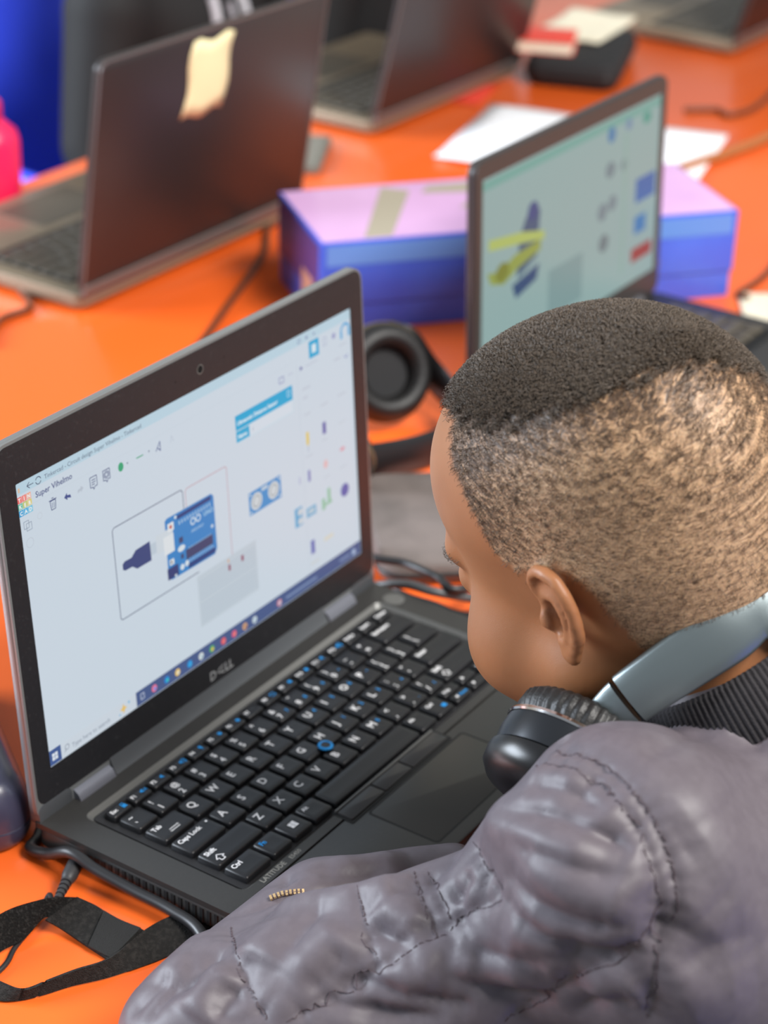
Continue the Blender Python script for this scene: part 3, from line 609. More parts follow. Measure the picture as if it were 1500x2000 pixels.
# right-hand neighbour, screen towards us
sy2 = lambda sh: [([(x, 24 + (y - 24) * (203 - 39) / (218 - 39)) for x, y in V], F, m_) for V, F, m_ in sh]
scr2 = [('picture_top_bar', [(q4(11, 319, 192, 200), (112, 166, 156))]),
 ('robot_picture', [(pl([(68, 96), (100, 108), (104, 150), (92, 160), (80, 148), (70, 132)]), (58, 92, 120)), (pl([(22, 146), (74, 138), (112, 128), (112, 120), (70, 128), (22, 136)]), (170, 188, 104)), (pl([(20, 116), (40, 112), (64, 120), (106, 122), (106, 112), (70, 106), (46, 98), (26, 104)]), (142, 158, 76)), (disc(44, 110, 11, n=14, ry=9), (120, 130, 50)), (pl([(60, 92), (104, 100), (100, 86), (66, 78)]), (40, 76, 116)), (disc(92, 152, 9, n=12), (52, 80, 128))]),
 ('side_tools', [(disc(226, 152, 9, n=12, ry=8) + disc(252, 150, 6, n=12), (108, 134, 140)), (disc(214, 114, 9, n=12) + disc(232, 118, 8, n=12), (112, 136, 142)), (disc(218, 82, 9, n=12), (100, 124, 128)), (q4(276, 314, 104, 128), (48, 108, 168)), (q4(276, 298, 72, 90), (48, 124, 178)), (disc(226, 186, 7, n=12, ry=8), (60, 124, 168)), (disc(258, 188, 6, n=12), (110, 142, 168)), (disc(292, 186, 8, n=12, ry=6), (66, 152, 136)), (q4(272, 312, 44, 58), (150, 66, 60)), (q4(252, 256, 40, 180), (136, 172, 160)), (q4(120, 180, 40, 86), (124, 154, 154))])]
scr2 = [(n_, [(sy2(sh), c) for sh, c in it]) for n_, it in scr2]
plain_laptop('laptop with a teal screen standing behind the boy\'s head', (600, 138, 0), 0, W=330, L=203, tilt=3, screen=(((143, 172, 170), 1.0), scr2), deck=M_BASE)
plain_laptop('dark reddish laptop lid behind the white paper, near the person in black', (1526, 644, 0), 180, W=332, L=222, tilt=12)
plain_laptop('farthest dark laptop at the top right corner of the photo', (2122, 470, 0), 180, W=330, L=222, tilt=14)
# ---------------------------------------------------------------- blue kit box with pink lid
M_BXB = mat('blue_card', (66, 88, 200), .32, noise=(9, (78, 112, 222), .35, .75), coat=.2)
M_BXP = mat('pink_card', (214, 170, 216), .38, noise=(14, (204, 160, 206), .4, .7), coat=.2)
M_BXV = mat('purple_card', (84, 62, 128), .4)
A = np.array([686.0, 352.0]); dv = np.array([.781, -.6245]); pv = np.array([.6245, .781])
bx = thing('kit_box', 'blue cardboard kit box with a pink lid picture, behind the headphones', 'box', (A[0], A[1], 0), math.degrees(math.atan2(dv[1], dv[0])))
BL, BD, BH = 404, 140, 86
MB().slab(0, BL, 0, BD, .2, BH - 6, 1.5, .5, n=2).build('tray', M_BXB, bx)
MB().slab(-1.5, BL + 1.5, -1.5, BD + 1.5, 26, BH, 2, 1.0, n=2).build('lid', M_BXB, bx)
b = MB(); b.slab(1, BL - 1, 1, BD - 1, BH, BH + .25, 1, n=1); b.build('lid_picture', M_BXP, bx)
print_on(bx, 'lid_lettering', pl([(40, 4), (66, 4), (120, 118), (96, 132)]) + pl([(150, 62), (268, 46), (282, 84), (210, 96), (230, 132), (140, 126), (128, 108), (186, 100)]), BH + .35, [mat('khaki_print', (168, 160, 142), .5)])
b = MB(); b.slab(-1.9, -1.4, 4, BD - 4, 30, BH - 4, .2, n=1); b.build('end_label', M_BXV, bx)
b = MB(); b.slab(4, BL - 4, -1.95, -1.4, BH - 22, BH - 3, .2, n=1); b.build('front_stripe', mat('light_blue_card', (104, 150, 226), .32), bx)
for x in (150, 246, 320): MB().lathe([(9, 0), (9, .5)], 20, M=Matrix.Translation((x, -1.5, 40)) @ Matrix.Rotation(math.radians(90), 4, 'X')).build('front_icon', mat('lilac_print', (110, 116, 190), .5), bx)
MB().slab(-2.0, -1.5, 22, 58, 8, 44, .2, n=1).build('end_picture', mat('tan_print', (196, 150, 130), .5), bx)
# ---------------------------------------------------------------- papers
def sheet(name, label, c, w_, h_, rz, z, mt, curl=5.0, seed=0, header=None, group=None, thick=.0003):
    rg = random.Random(seed); ph = [rg.uniform(0, 6) for _ in range(4)]
    t = thing(name, label, 'paper', (c[0], c[1], z), rz, group)
    n = 12; V = []
    for i in range(n + 1):
        for j in range(n + 1):
            u, v = i / n - .5, j / n - .5
            zz = .4 + curl * (abs(math.sin(3 * u + ph[0])) * .4 + max(0, abs(u) - .25) ** 2 * 6 + .3 * math.sin(4 * v + ph[1]) ** 2)
            V.append((u * w_, v * h_, zz))
    F = [(i * (n + 1) + j, (i + 1) * (n + 1) + j, (i + 1) * (n + 1) + j + 1, i * (n + 1) + j + 1) for i in range(n) for j in range(n)]
    o = MB().add(V, F).build('sheet', mt, t); o.modifiers.new('thickness', 'SOLIDIFY').thickness = thick
    if header:
        Vh = [(x, y, zz + .3) for (x, y, zz) in V[(n - 1) * (n + 1):]]
        o = MB().add(Vh, [(j, n + 1 + j, n + 2 + j, j + 1) for j in range(n)]).build('printed_header', header, t); o.modifiers.new('thickness', 'SOLIDIFY').thickness = thick
    return t
M_PAPER = mat('white_paper', (244, 246, 250), .6)
M_CREAM = mat('cream_paper', (236, 228, 204), .6)
M_REDP = mat('red_print', (224, 70, 54), .5)
sheet('paper_sheet', 'large white sheet of paper behind the kit box', (1312, 425), 222, 290, 14, 0, M_PAPER, 7, 3)
sheet('card', 'small red card at the far edge of the large white sheet', (1418, 640), 90, 40, 15, 0, M_REDP, 2, 5)
sheet('paper_slip', 'small cream paper slip on the orange table right of the head', (985, 55), 90, 42, 30, 0, M_CREAM, 2, 8)
# ---------------------------------------------------------------- far heap: case, papers, booklet
def soft_box(name, label, cat, c, sx, sy, sz, rz, mt, bulge=.25, z=0.0, parts=None):
    t = thing(name, label, cat, (c[0], c[1], z), rz); b = MB(); R = []
    for k in range(9):
        a = -math.pi / 2 + math.pi * k / 8; zz = sz / 2 + sz / 2 * math.sin(a); d = (1 - math.cos(a)) * sz * bulge
        R.append([(x, y, zz) for x, y in rr2(-sx / 2 + d, sx / 2 - d, -sy / 2 + d, sy / 2 - d, min(sx, sy) * .18, 5)])
    b.loft(R); b.build('shell', mt, t, 60)
    R = MB(); loop = rr2(-sx / 2 - .3, sx / 2 + .3, -sy / 2 - .3, sy / 2 + .3, min(sx, sy) * .18, 5); loop.append(loop[0])
    R.tube([(x, y, sz * .5) for x, y in loop], 1.3, 6); R.build('zip_seam', mat('dark_zip', (24, 24, 26), .5), t)
    return t
M_BLKF = mat('black_fabric', (30, 30, 32), .8, bump=(900, .3, 3))
soft_box('zip_case', 'black zip case under the papers at the far end of the table', 'case', (1606, 590), 200, 120, 36, 20, M_BLKF)
sheet('paper_stack', 'cream papers lying on the far black zip case', (1668, 622), 150, 92, 8, 37, M_CREAM, 4, 11, thick=.003)
tb = thing('booklet', 'red booklet lying beside the far cream papers', 'booklet', (1548, 618, 37), 24)
MB().slab(-33, 33, -40, 40, 0, 14, 1, .3).build('page_block', M_CREAM, tb); MB().slab(-35, 35, -42, 42, 14, 15.5, 1, .3).build('cover', M_REDP, tb); MB().slab(-35, 35, -42, 42, .1, .9, 1, .2).build('back_cover', M_REDP, tb)
t = thing('tablet', 'flat grey tablet on the table beside the far laptop', 'tablet', (1078, 672, 0), 28)
MB().slab(-60, 60, -42, 42, .2, 8, 7, 1.2).build('body', mat('grey_shell', (120, 118, 110), .4, .3), t); MB().slab(-53, 53, -36, 36, 8, 8.3, 3).build('glass', mat('grey_glass', (112, 110, 102), .2), t)
t = thing('water_bottle', 'bright pink plastic bottle at the left edge of the photo', 'bottle', (769, 832, 0))
MB().lathe([(30, 0), (33, 2), (34, 12), (34, 62), (31, 72), (20, 82), (15, 86)], 28).build('body', mat('pink_plastic', (250, 38, 96), .35), t, 50)
MB().lathe([(17, 86), (17.5, 88), (17.5, 102), (16, 104)], 24).build('cap', mat('pink_cap', (214, 30, 84), .4), t, 40)
# ---------------------------------------------------------------- headphones lying behind the laptop
M_HPB = mat('black_headphone_plastic', (30, 30, 32), .34)
M_PADL = mat('black_leatherette', (20, 19, 19), .5, bump=(500, .2, 3))
M_BRONZE = mat('worn_bronze_edge', (104, 92, 72), .4, .3)
def ear_cup(parent, M, r=37, ring=M_BRONZE):
    MB().lathe([(r * .35, -13), (r * .78, -12), (r * .95, -7), (r, 0), (r, 6)], 36, M=M).build('ear_cup', M_HPB, parent, 50)
    MB().lathe([(r, 2), (r + 1.2, 3), (r + 1.2, 6), (r, 7)], 36, M=M, cap=False).build('cup_trim', ring, parent, 50)
    prof = []
    for k in range(13):
        a = math.pi * k / 12; prof.append((r * .74 + r * .25 * math.cos(a), 6 + 13 * math.sin(a)))
    MB().lathe(prof, 36, M=M, cap=False).build('ear_pad', M_PADL, parent, 60)
    MB().lathe([(r * .52, 6.2), (r * .1, 6.4)], 24, M=M).build('driver_cloth', M_BLKF, parent, 50)
hp = thing('headphones', 'black over-ear headphones lying on the table behind the open laptop', 'headphones', (540, 165, 0))
def rel(o, p): return tuple(np.array(p) - np.array([o.location.x, o.location.y, o.location.z]) / S)
Mc = Matrix.Translation(rel(hp, (566, 207, 44))) @ Matrix.Rotation(math.radians(-118), 4, 'Z') @ Matrix.Rotation(math.radians(66), 4, 'Y')
ear_cup(hp, Mc, 40)
Mc2 = Matrix.Translation(rel(hp, (416, 160, 40))) @ Matrix.Rotation(math.radians(20), 4, 'Z') @ Matrix.Rotation(math.radians(66), 4, 'Y')
ear_cup(hp, Mc2, 38)
band = spline([(588, 222, 64), (604, 206, 54), (600, 180, 38), (588, 150, 26), (562, 128, 21), (522, 126, 19), (478, 142, 20), (435, 156, 30), (410, 166, 52)], 8)
b = MB(); R = []
for i, q in enumerate(band):
    q = np.array(rel(hp, q)); a = np.array(band[max(i - 1, 0)]); c = np.array(band[min(i + 1, len(band) - 1)]); tg = (c - a) / np.linalg.norm(c - a)
    sd = np.cross(tg, (0, 0, 1)); sd /= np.linalg.norm(sd); upv = np.cross(sd, tg); wv = 16
    R.append([tuple(q + sd * 4 * math.cos(k * math.pi / 4) + upv * wv * math.sin(k * math.pi / 4)) for k in range(8)])
b.loft(R); b.build('headband', M_HPB, hp, 60)
for sgn, p0, p1 in ((1, (566, 207, 44), (588, 222, 64)), (-1, (416, 160, 40), (410, 166, 52))):
    MB().tube([rel(hp, p0), rel(hp, p1)], 6, 10).build('yoke', M_HPB, hp)
# ---------------------------------------------------------------- grey pouch and the cables over it
soft_box('pouch', 'soft grey-brown pouch on the table behind the boy\'s face', 'pouch', (428, 66), 146, 104, 18, 42, mat('grey_brown_fabric', (112, 102, 98), .8, noise=(24, (92, 84, 80), .4, .7), bump=(700, .4, 3)), .3)
M_CABLE = mat('black_cable', (34, 34, 36), .42)
M_CABLEG = mat('grey_cable', (74, 76, 78), .45)
def cable(label, pts, r, mt=M_CABLE, n=10, plug=None, name='cable'):
    P = spline(pts, 8); base = np.array([P[0][0], P[0][1], 0.0])
    t = thing(name, label, 'cable', base); MB().tube([tuple(np.array(p) - base) for p in P], r, n).build('cord', mt, t, 80)
    return t, base
cable('dark cable crossing the grey pouch, upper one beside the laptop hinge', [(352, 84, 24), tuple(onz(728, 1088, 26)), tuple(onz(790, 1100, 26)), tuple(onz(850, 1125, 28)), tuple(onz(905, 1150, 26)), (440, -20, 8), (470, -60, 3.2)], 3.0)
cable('grey cable arching from the laptop hinge towards the face', [(322, 52, 3.5), tuple(onz(728, 1146, 12)), tuple(onz(790, 1141, 23)), tuple(onz(845, 1155, 25)), tuple(onz(905, 1166, 18)), (372, -40, 4), (380, -90, 3.5)], 3.2, M_CABLEG)
cable('thin brown-black cord below the grey arching cable', [(342, 50, 2.5), tuple(onz(800, 1165, 2.5)), tuple(onz(850, 1180, 2.5)), tuple(onz(905, 1200, 2.5)), (360, -50, 2.5)], 2.2)
cable('dark cord on the table between the noted laptop and the kit box', [tuple(onz(360, 700, 3)), tuple(onz(395, 665, 3)), tuple(onz(450, 590, 3)), tuple(onz(515, 495, 3)), tuple(onz(530, 440, 3)), (960, 545, 3)], 3.2, mat('brown_cable', (96, 52, 30), .5))
cable('dark cord at the left edge behind the noted laptop base', [(480, 560, 3), tuple(onz(0, 625, 3)), tuple(onz(60, 598, 3)), (600, 640, 3)], 3.0, mat('brown_cable', (96, 52, 30), .5))
cable('thick tan cord across the table right of the teal screen', [(1300, 300, 6), tuple(onz(1352, 322, 6)), tuple(onz(1420, 300, 6)), tuple(onz(1500, 268, 6)), (1700, 262, 6), (2000, 300, 6)], 6, mat('tan_cord', (168, 104, 56), .5))
cable('dark cord on the table right of the kit box corner', [(1000, 78, 3), tuple(onz(1445, 572, 3)), tuple(onz(1500, 532, 3)), (1250, 120, 3), (1500, 100, 3)], 3.2, mat('brown_cable', (96, 52, 30), .5))
cable('thin cords above the tan cord at the right edge', [(1520, 400, 3), tuple(onz(1400, 215, 3)), tuple(onz(1430, 225, 3)), tuple(onz(1500, 190, 3)), (2000, 420, 3)], 3.5, mat('brown_cable', (96, 52, 30), .5))
# charger lead running along the laptop's left side
cable('thick black charger cable along the left side of the open laptop', [(60, 92, 3.4), (20, 66, 3.4), (-8, 57, 3.4), (-19, 51.5, 3.5), (-29.6, 47, 5), (-31, 32, 9), (-32, 14, 18.4), (-32, -5, 15), (-31, -30, 12), (-31, -56, 11), (-36, -80, 10), (-62, -112, 6), (-75, -140, 3.5)], 3.3)
# audio plug and its lead
t, base = cable('thin black audio lead plugged into the side of the open laptop', [(-66, -2, 8), tuple(onz(96, 1748, 6)), tuple(onz(72, 1795, 2)), tuple(onz(30, 1850, 1.6)), tuple(onz(0, 1895, 1.6)), (-150, -5, 1.6), (-220, -20, 1.6)], 1.5, name='audio_cable')
p0 = np.array([LX0 - .5, 14.0, 11.0]); p1 = np.array([-66.0, -2.0, 8.0]); dr = (p1 - p0) / np.linalg.norm(p1 - p0); ln_ = np.linalg.norm(p1 - p0)
prof = [(0, 1.7), (2.5, 1.7), (2.6, 4.2), (5, 4.5), (15, 4.4), (18, 3.6)]
for k in range(5): d = 18.5 + k * 3.3; prof += [(d, 3.3 - k * .22), (d + 1.9, 3.3 - k * .22), (d + 2.0, 2.2 - k * .12), (d + 3.2, 2.2 - k * .12)]
prof += [(ln_, 1.6)]
b = MB(); sd = np.cross(dr, (0, 0, 1)); sd /= np.linalg.norm(sd); uv_ = np.cross(sd, dr)
b.loft([[tuple(p0 + dr * d - base + (sd * math.cos(2 * math.pi * k / 16) + uv_ * math.sin(2 * math.pi * k / 16)) * r) for k in range(16)] for d, r in prof]); b.build('plug', mat('plug_rubber', (50, 50, 52), .5), t, 40)
# ---------------------------------------------------------------- navy case at the left edge
N0 = np.array([-22.0, 49.0]); d1 = np.array([.56, .828]); d2 = np.array([-.828, .56])
cc = N0 + d1 * 88 + d2 * 44
t = thing('hard_case', 'dark navy rounded case lying left of the open laptop', 'case', (cc[0], cc[1], 0), math.degrees(math.atan2(d1[1], d1[0])))
M_NAVY = mat('navy_shell', (58, 58, 78), .3, spec=.6, bump=(1800, .06, 2), coat=.3)
def dome(z0, z1, ins, sgn):
    R = []
    for k in range(8):
        a = math.pi / 2 * k / 7; zz = z0 + (z1 - z0) * math.sin(a); d = (1 - math.cos(a)) * ins
        R.append([(x, y, zz) for x, y in rr2(-90 + d, 90 - d, -46 + d, 46 - d, 22 - d * .6, 8)])
    return R
b = MB(); b.loft(dome(15.6, 44, 14, 1)); b.build('lid', M_NAVY, t, 60)
b = MB(); b.loft(dome(14.2, .3, 6, -1)); b.build('tray', M_NAVY, t, 60)
b = MB(); b.slab(-89, 89, -45, 45, 14.0, 15.8, 21, n=8); b.build('seam', mat('pale_seam', (150, 150, 168), .35, .4), t)
# ---------------------------------------------------------------- hook-and-loop strap
M_STRAP = mat('black_webbing', (38, 37, 36), .95, spec=.2, noise=(420, (54, 52, 50), .45, .7), bump=(1400, .9, 4))
M_FUZZ = mat('fuzzy_loop_tape', (22, 21, 20), .95, spec=.2, noise=(700, (50, 48, 46), .5, .72), bump=(900, 1.0, 5))
sp = thing('strap', 'black hook-and-loop strap looped on the table by the elbow', 'strap', (-90, -20, 0))
def ribbon(name, prs, mt, th=1.5):
    """prs: pairs of (px, py, z) for the two long edges"""
    A = spline([onz(*p) for p, _ in prs], 6); B = spline([onz(*q) for _, q in prs], 6); b = MB(); R = []
    for p, q in zip(A, B):
        p = np.array(rel(sp, p)); q = np.array(rel(sp, q)); R.append((p, q))
    rings = []
    for i, (p, q) in enumerate(R):
        j = min(i + 1, len(R) - 1); k = max(i - 1, 0); tg = (R[j][0] + R[j][1] - R[k][0] - R[k][1]); nn = np.cross(q - p, tg); nn = nn / (np.linalg.norm(nn) + 1e-9)
        if nn[2] < 0: nn = -nn
        nn = nn * th / 2; ms = [p + (q - p) * u for u in (0, .33, .67, 1)]
        rings.append([tuple(m_ + nn) for m_ in ms] + [tuple(m_ - nn) for m_ in ms[::-1]])
    b.loft(rings); return b.build(name, mt, sp, 50)
ribbon('fuzzy_band', [((-60, 1835, 14), (-50, 1905, 3)), ((0, 1785, 16), (0, 1860, 3)), ((60, 1762, 17), (45, 1836, 4)), ((110, 1752, 17), (80, 1797, 8)), ((150, 1753, 14), (98, 1790, 10))], M_FUZZ)
ribbon('webbing_band', [((150, 1752, 14), (88, 1797, 9)), ((185, 1768, 11), (120, 1815, 5)), ((225, 1793, 7), (160, 1842, 3)), ((275, 1815, 4), (200, 1868, 2)), ((320, 1845, 2), (240, 1895, 1))], M_STRAP)
ribbon('hook_patch', [((203, 1779, 10.5), (172, 1848, 4.2)), ((235, 1797, 7.8), (205, 1866, 3.2)), ((275, 1813, 5.6), (218, 1872, 2.6))], mat('hook_tape', (36, 35, 34), .85, bump=(2200, 1.0, 2)), 1.2)
ribbon('long_band', [((395, 1770, 7), (430, 1830, 1)), ((345, 1785, 8), (380, 1845, 1)), ((285, 1815, 9), (300, 1880, 1)), ((215, 1870, 10), (215, 1908, 1)), ((150, 1893, 10), (140, 1925, 1)), ((100, 1912, 9), (85, 1942, 1)), ((48, 1932, 8), (40, 1952, 1)), ((10, 1920, 7), (0, 1955, 1)), ((-30, 1900, 7), (-40, 1940, 1))], M_STRAP)
# ---------------------------------------------------------------- the boy
HC = np.array([100.7, -232.8, 247.0]); HM = rotm(-27.2, -5.8, -8.9)
def tohead(P): return ((P - HC.astype(np.float32)) @ HM.astype(np.float32))
def fromhead(q): return HM @ np.array(q, float) + HC
SHL = (-21.6, -313.2, 157.7); MDL = (-36.6, -270.9, 102.3); ELL = (-121.1, -154.0, 35.6); FML = (-27.0, -156.0, 45.0); WRL = (31.0, -193.4, 43.6)
SHR, MDR, ELR, FMR, WRR = [(206 - p[0], p[1] + 6, p[2]) for p in (SHL, MDL)] + [(300, -196, 36), (236, -204, 44), (176, -226, 44)]
def torso_core(P):
    T = P.copy(); T[..., 0] = 100 + (P[..., 0] - 100) * .80
    d = s_chain(T, [(100, -600, -190), (100, -520, -40), (100, -430, 80), (100, -376.6, 120.9)], [128, 124, 104, 72])
    return su(d, s_cap(P, (-22, -338, 123.1), (222, -338, 123.1), 48.7), 60)
def arms_core(P, d):
    d = su(d, s_chain(P, [SHL, MDL, ELL], [60.8, 47, 45.7]), 30)
    d = su(d, s_chain(P, [ELL, FML, WRL], [42.7, 36, 28.1]), 4)
    d = su(d, s_chain(P, [SHR, MDR, ELR], [60.8, 47, 43]), 30)
    return su(d, s_chain(P, [ELR, FMR, WRR], [40, 34, 28]), 12)
def above_things(P, d, g=0.0, k=3.0):
    """keep the figure on top of the table and of the laptop"""
    q = np.abs(P - _v((143, -55, 11))) - _v((169.5, 102.5, 11.6)); box = np.linalg.norm(np.maximum(q, 0), axis=-1) + np.minimum(q.max(-1), 0)
    d = ss(d, box - g, k)
    q = np.abs(P - _v((0, 303, -20))) - _v((252, 539.5, 20.4)); box = np.linalg.norm(np.maximum(q, 0), axis=-1) + np.minimum(q.max(-1), 0)
    return ss(d, box - g, k)
NECK0 = fromhead((0, -30, -40)); NECK1 = np.array([102, -356, 128])
def hand_sdf(P, wr, dr, up, sg):
    dr = np.array(dr, float); dr /= np.linalg.norm(dr); up = np.array(up, float); up -= dr * (up @ dr); up /= np.linalg.norm(up); sd = np.cross(dr, up) * sg
    w_ = np.array(wr, float)
    d = s_cap(P, w_, w_ + dr * 22, 20, 20)
    pa = w_ + dr * 42
    d = su(d, s_cap(P, pa - sd * 14 - dr * 8, pa + sd * 14 - dr * 8, 13), 12)
    d = su(d, s_cap(P, pa - sd * 18 + dr * 10, pa + sd * 16 + dr * 10, 11), 10)
    for k, (o, l) in enumerate(((22, 46), (7.5, 54), (-7.5, 50), (-21, 38))):
        b = pa + sd * o + dr * 16; c1 = b + dr * l * .42 - up * 3; c2 = c1 + dr * l * .30 - up * 8; c3 = c2 + dr * l * .2 - up * 9
        d = su(d, s_chain(P, [b, c1, c2, c3], [8.4, 7.8, 7.0, 6.2]), 3)
    b = pa + sd * 14 - dr * 14; d = su(d, s_chain(P, [b, b + sd * 22 + dr * 12 - up * 5, b + sd * 26 + dr * 34 - up * 9], [9.5, 8.6, 7.2]), 5)
    return d
HDL = (WRL, (.80, -.55, .12), (0, 0, 1), -1); HDR = (WRR, (-.72, -.66, .10), (0, 0, 1), 1)
def body_sdf(P):
    L = tohead(P); d = head_sdf(L); d = np.minimum(d, 1e3); d = su(d, ear_sdf(L), 3.5)
    d = su(d, s_cap(P, NECK0, NECK1, 46, 47), 26)
    d = su(d, arms_core(P, torso_core(P)) + 16, 8)
    d = su(d, hand_sdf(P, *HDL), 8); d = su(d, hand_sdf(P, *HDR), 8)
    return above_things(P, d, .6)
boy = thing('person', 'young boy in a grey jacket leaning over the laptop, headphones round his neck', 'person', (100, -560, -720))
BO = np.array([100, -560, -720.0])
V, F = isosurf(body_sdf, (-175, -480, -20), (375, -115, 366), 1.9)
keep = V[:, 2] > -1e9; V = relax(V, F, 1, .4)
HL_AZ = [0, 30, 40, 52, 56, 64, 69, 70.5, 76, 98, 104, 110, 116, 126, 150, 180]; HL_EL = [52, 50, 48, 40, 32, 22, 9, -4, -11, -9, -14, -24, -42, -52, -46, -40]
DK_AZ = [0, 40, 70, 94, 124, 150, 172, 180]; DK_EL = [49, 49, 47, 47, 46, 44, 41, 38]
def hair_coords(L):
    q = L - np.array([0, -14, 20.0]); az = np.degrees(np.arctan2(np.abs(q[:, 0]), q[:, 1])); el = np.degrees(np.arctan2(q[:, 2], np.hypot(q[:, 0], q[:, 1])))
    return az, el
def sstep(a, b, x): t = np.clip((x - a) / (b - a), 0, 1); return t * t * (3 - 2 * t)
Lh = (V - HC) @ HM; az, el = hair_coords(Lh)
wob = 1.6 * np.sin(Lh[:, 0] * .55) * np.sin(Lh[:, 1] * .43 + 1) + 1.2 * np.sin(Lh[:, 2] * .8 + Lh[:, 1] * .37)
onskull = (np.linalg.norm(Lh - np.array([0, -14, 20]), axis=1) < 118) & (np.abs(Lh[:, 0]) < 77)
ear_d = ear_sdf(Lh.astype(np.float32)); base_d = head_sdf(Lh.astype(np.float32))
isear = (ear_d < 1.5) & (base_d > 2.5)
m_stub = sstep(-2.5, 4.5, el - np.interp(az, HL_AZ, HL_EL) + wob) * onskull * ~isear
dk = np.interp(az, DK_AZ, DK_EL) - np.where(Lh[:, 0] > 0, 1, 0) * np.interp(az, [0, 100, 150, 172, 180], [0, 8, 20, 8, 0])
m_top = sstep(-7, 3, el - dk + wob * 1.6) * onskull
# skin with stubble: colours follow the hair growth, stored on the mesh
def skin_material():
    M = bpy.data.materials.new('skin_and_stubble'); M.use_nodes = True; N = M.node_tree.nodes; L = M.node_tree.links; b = N['Principled BSDF']
    b.inputs['Roughness'].default_value = .48; b.inputs['Specular IOR Level'].default_value = .42
    b.inputs['Subsurface Weight'].default_value = .18; b.inputs['Subsurface Radius'].default_value = (1, .32, .16); b.inputs['Subsurface Scale'].default_value = .003
    tc = N.new('ShaderNodeTexCoord')
    def noise(sc, det=4, dist=0.0, vec=None):
        n = N.new('ShaderNodeTexNoise'); n.inputs['Scale'].default_value = sc; n.inputs['Detail'].default_value = det; n.inputs['Distortion'].default_value = dist
        L.new(vec or tc.outputs['Object'], n.inputs['Vector']); return n
    def ramp(src, stops):
        r = N.new('ShaderNodeValToRGB'); e = r.color_ramp.elements
        while len(e) < len(stops): e.new(.5)
        for k, (p, c) in enumerate(stops): e[k].position = p; e[k].color = (*lin(c), 1)
        L.new(src, r.inputs['Fac']); return r
    def mix(fac, a, c):
        m_ = N.new('ShaderNodeMix'); m_.data_type = 'RGBA'; L.new(fac, m_.inputs[0]); L.new(a, m_.inputs[6]); L.new(c, m_.inputs[7]); return m_.outputs[2]
    at = N.new('ShaderNodeAttribute'); at.attribute_name = 'stubble'; at2 = N.new('ShaderNodeAttribute'); at2.attribute_name = 'top_hair'; at3 = N.new('ShaderNodeAttribute'); at3.attribute_name = 'flow'
    skin = ramp(noise(22, 3).outputs['Fac'], [(.25, (142, 93, 60)), (.75, (158, 106, 70))])
    nst = noise(1.0, 3, 1.4, at3.outputs['Vector']); at4 = N.new('ShaderNodeAttribute'); at4.attribute_name = 'growth'
    sb = N.new('ShaderNodeMath'); sb.operation = 'MULTIPLY_ADD'; L.new(at4.outputs['Fac'], sb.inputs[0]); sb.inputs[1].default_value = -.19; L.new(nst.outputs['Fac'], sb.inputs[2]); st = ramp(sb.outputs[0], [(.26, (80, 60, 44)), (.40, (136, 106, 79)), (.50, (178, 143, 110)), (.75, (194, 159, 124))])
    c1 = mix(at.outputs['Fac'], skin.outputs['Color'], st.outputs['Color'])
    tp = ramp(noise(600, 3).outputs['Fac'], [(.3, (48, 40, 34)), (.7, (84, 70, 58))])
    L.new(mix(at2.outputs['Fac'], c1, tp.outputs['Color']), b.inputs['Base Color'])
    bp = N.new('ShaderNodeBump'); bp.inputs['Distance'].default_value = .0012
    mm = N.new('ShaderNodeMath'); mm.operation = 'MULTIPLY'; L.new(at.outputs['Fac'], mm.inputs[0]); mm.inputs[1].default_value = .55; L.new(mm.outputs[0], bp.inputs['Strength'])
    L.new(nst.outputs['Fac'], bp.inputs['Height'])
    bq = N.new('ShaderNodeBump'); bq.inputs['Distance'].default_value = .0006; bq.inputs['Strength'].default_value = .10; L.new(noise(1500, 2).outputs['Fac'], bq.inputs['Height']); L.new(bp.outputs['Normal'], bq.inputs['Normal'])
    L.new(bq.outputs['Normal'], b.inputs['Normal'])
    MATS['skin'] = M; return M
me = mesh_np('body', V - BO, F, skin_material(), 180)
grow = np.clip(1.0 * sstep(26, 2, dk - el) + .85 * sstep(100, 62, az) * sstep(-12, 12, el), 0, 1)
for nm, arr in (('stubble', m_stub), ('top_hair', m_top), ('growth', grow)):
    a_ = me.attributes.new(nm, 'FLOAT', 'POINT'); a_.data.foreach_set('value', arr.astype(np.float32))
# growth direction: hair runs away from a whorl at the crown
WH = np.array([6.0, -70.0, 86.0])
rw = Lh - WH; rl = np.linalg.norm(rw, axis=1); th = np.arctan2(rw[:, 0], -rw[:, 2] + 40) + .012 * rl
flow = np.stack([rl * .15, th * np.maximum(rl, 30) * .34, (Lh[:, 1]) * .27], 1)
a_ = me.attributes.new('flow', 'FLOAT_VECTOR', 'POINT'); a_.data.foreach_set('vector', flow.astype(np.float32).ravel())
body = link('body', me, boy); body['label'] = 'brown skin, head bowed towards the keyboard'
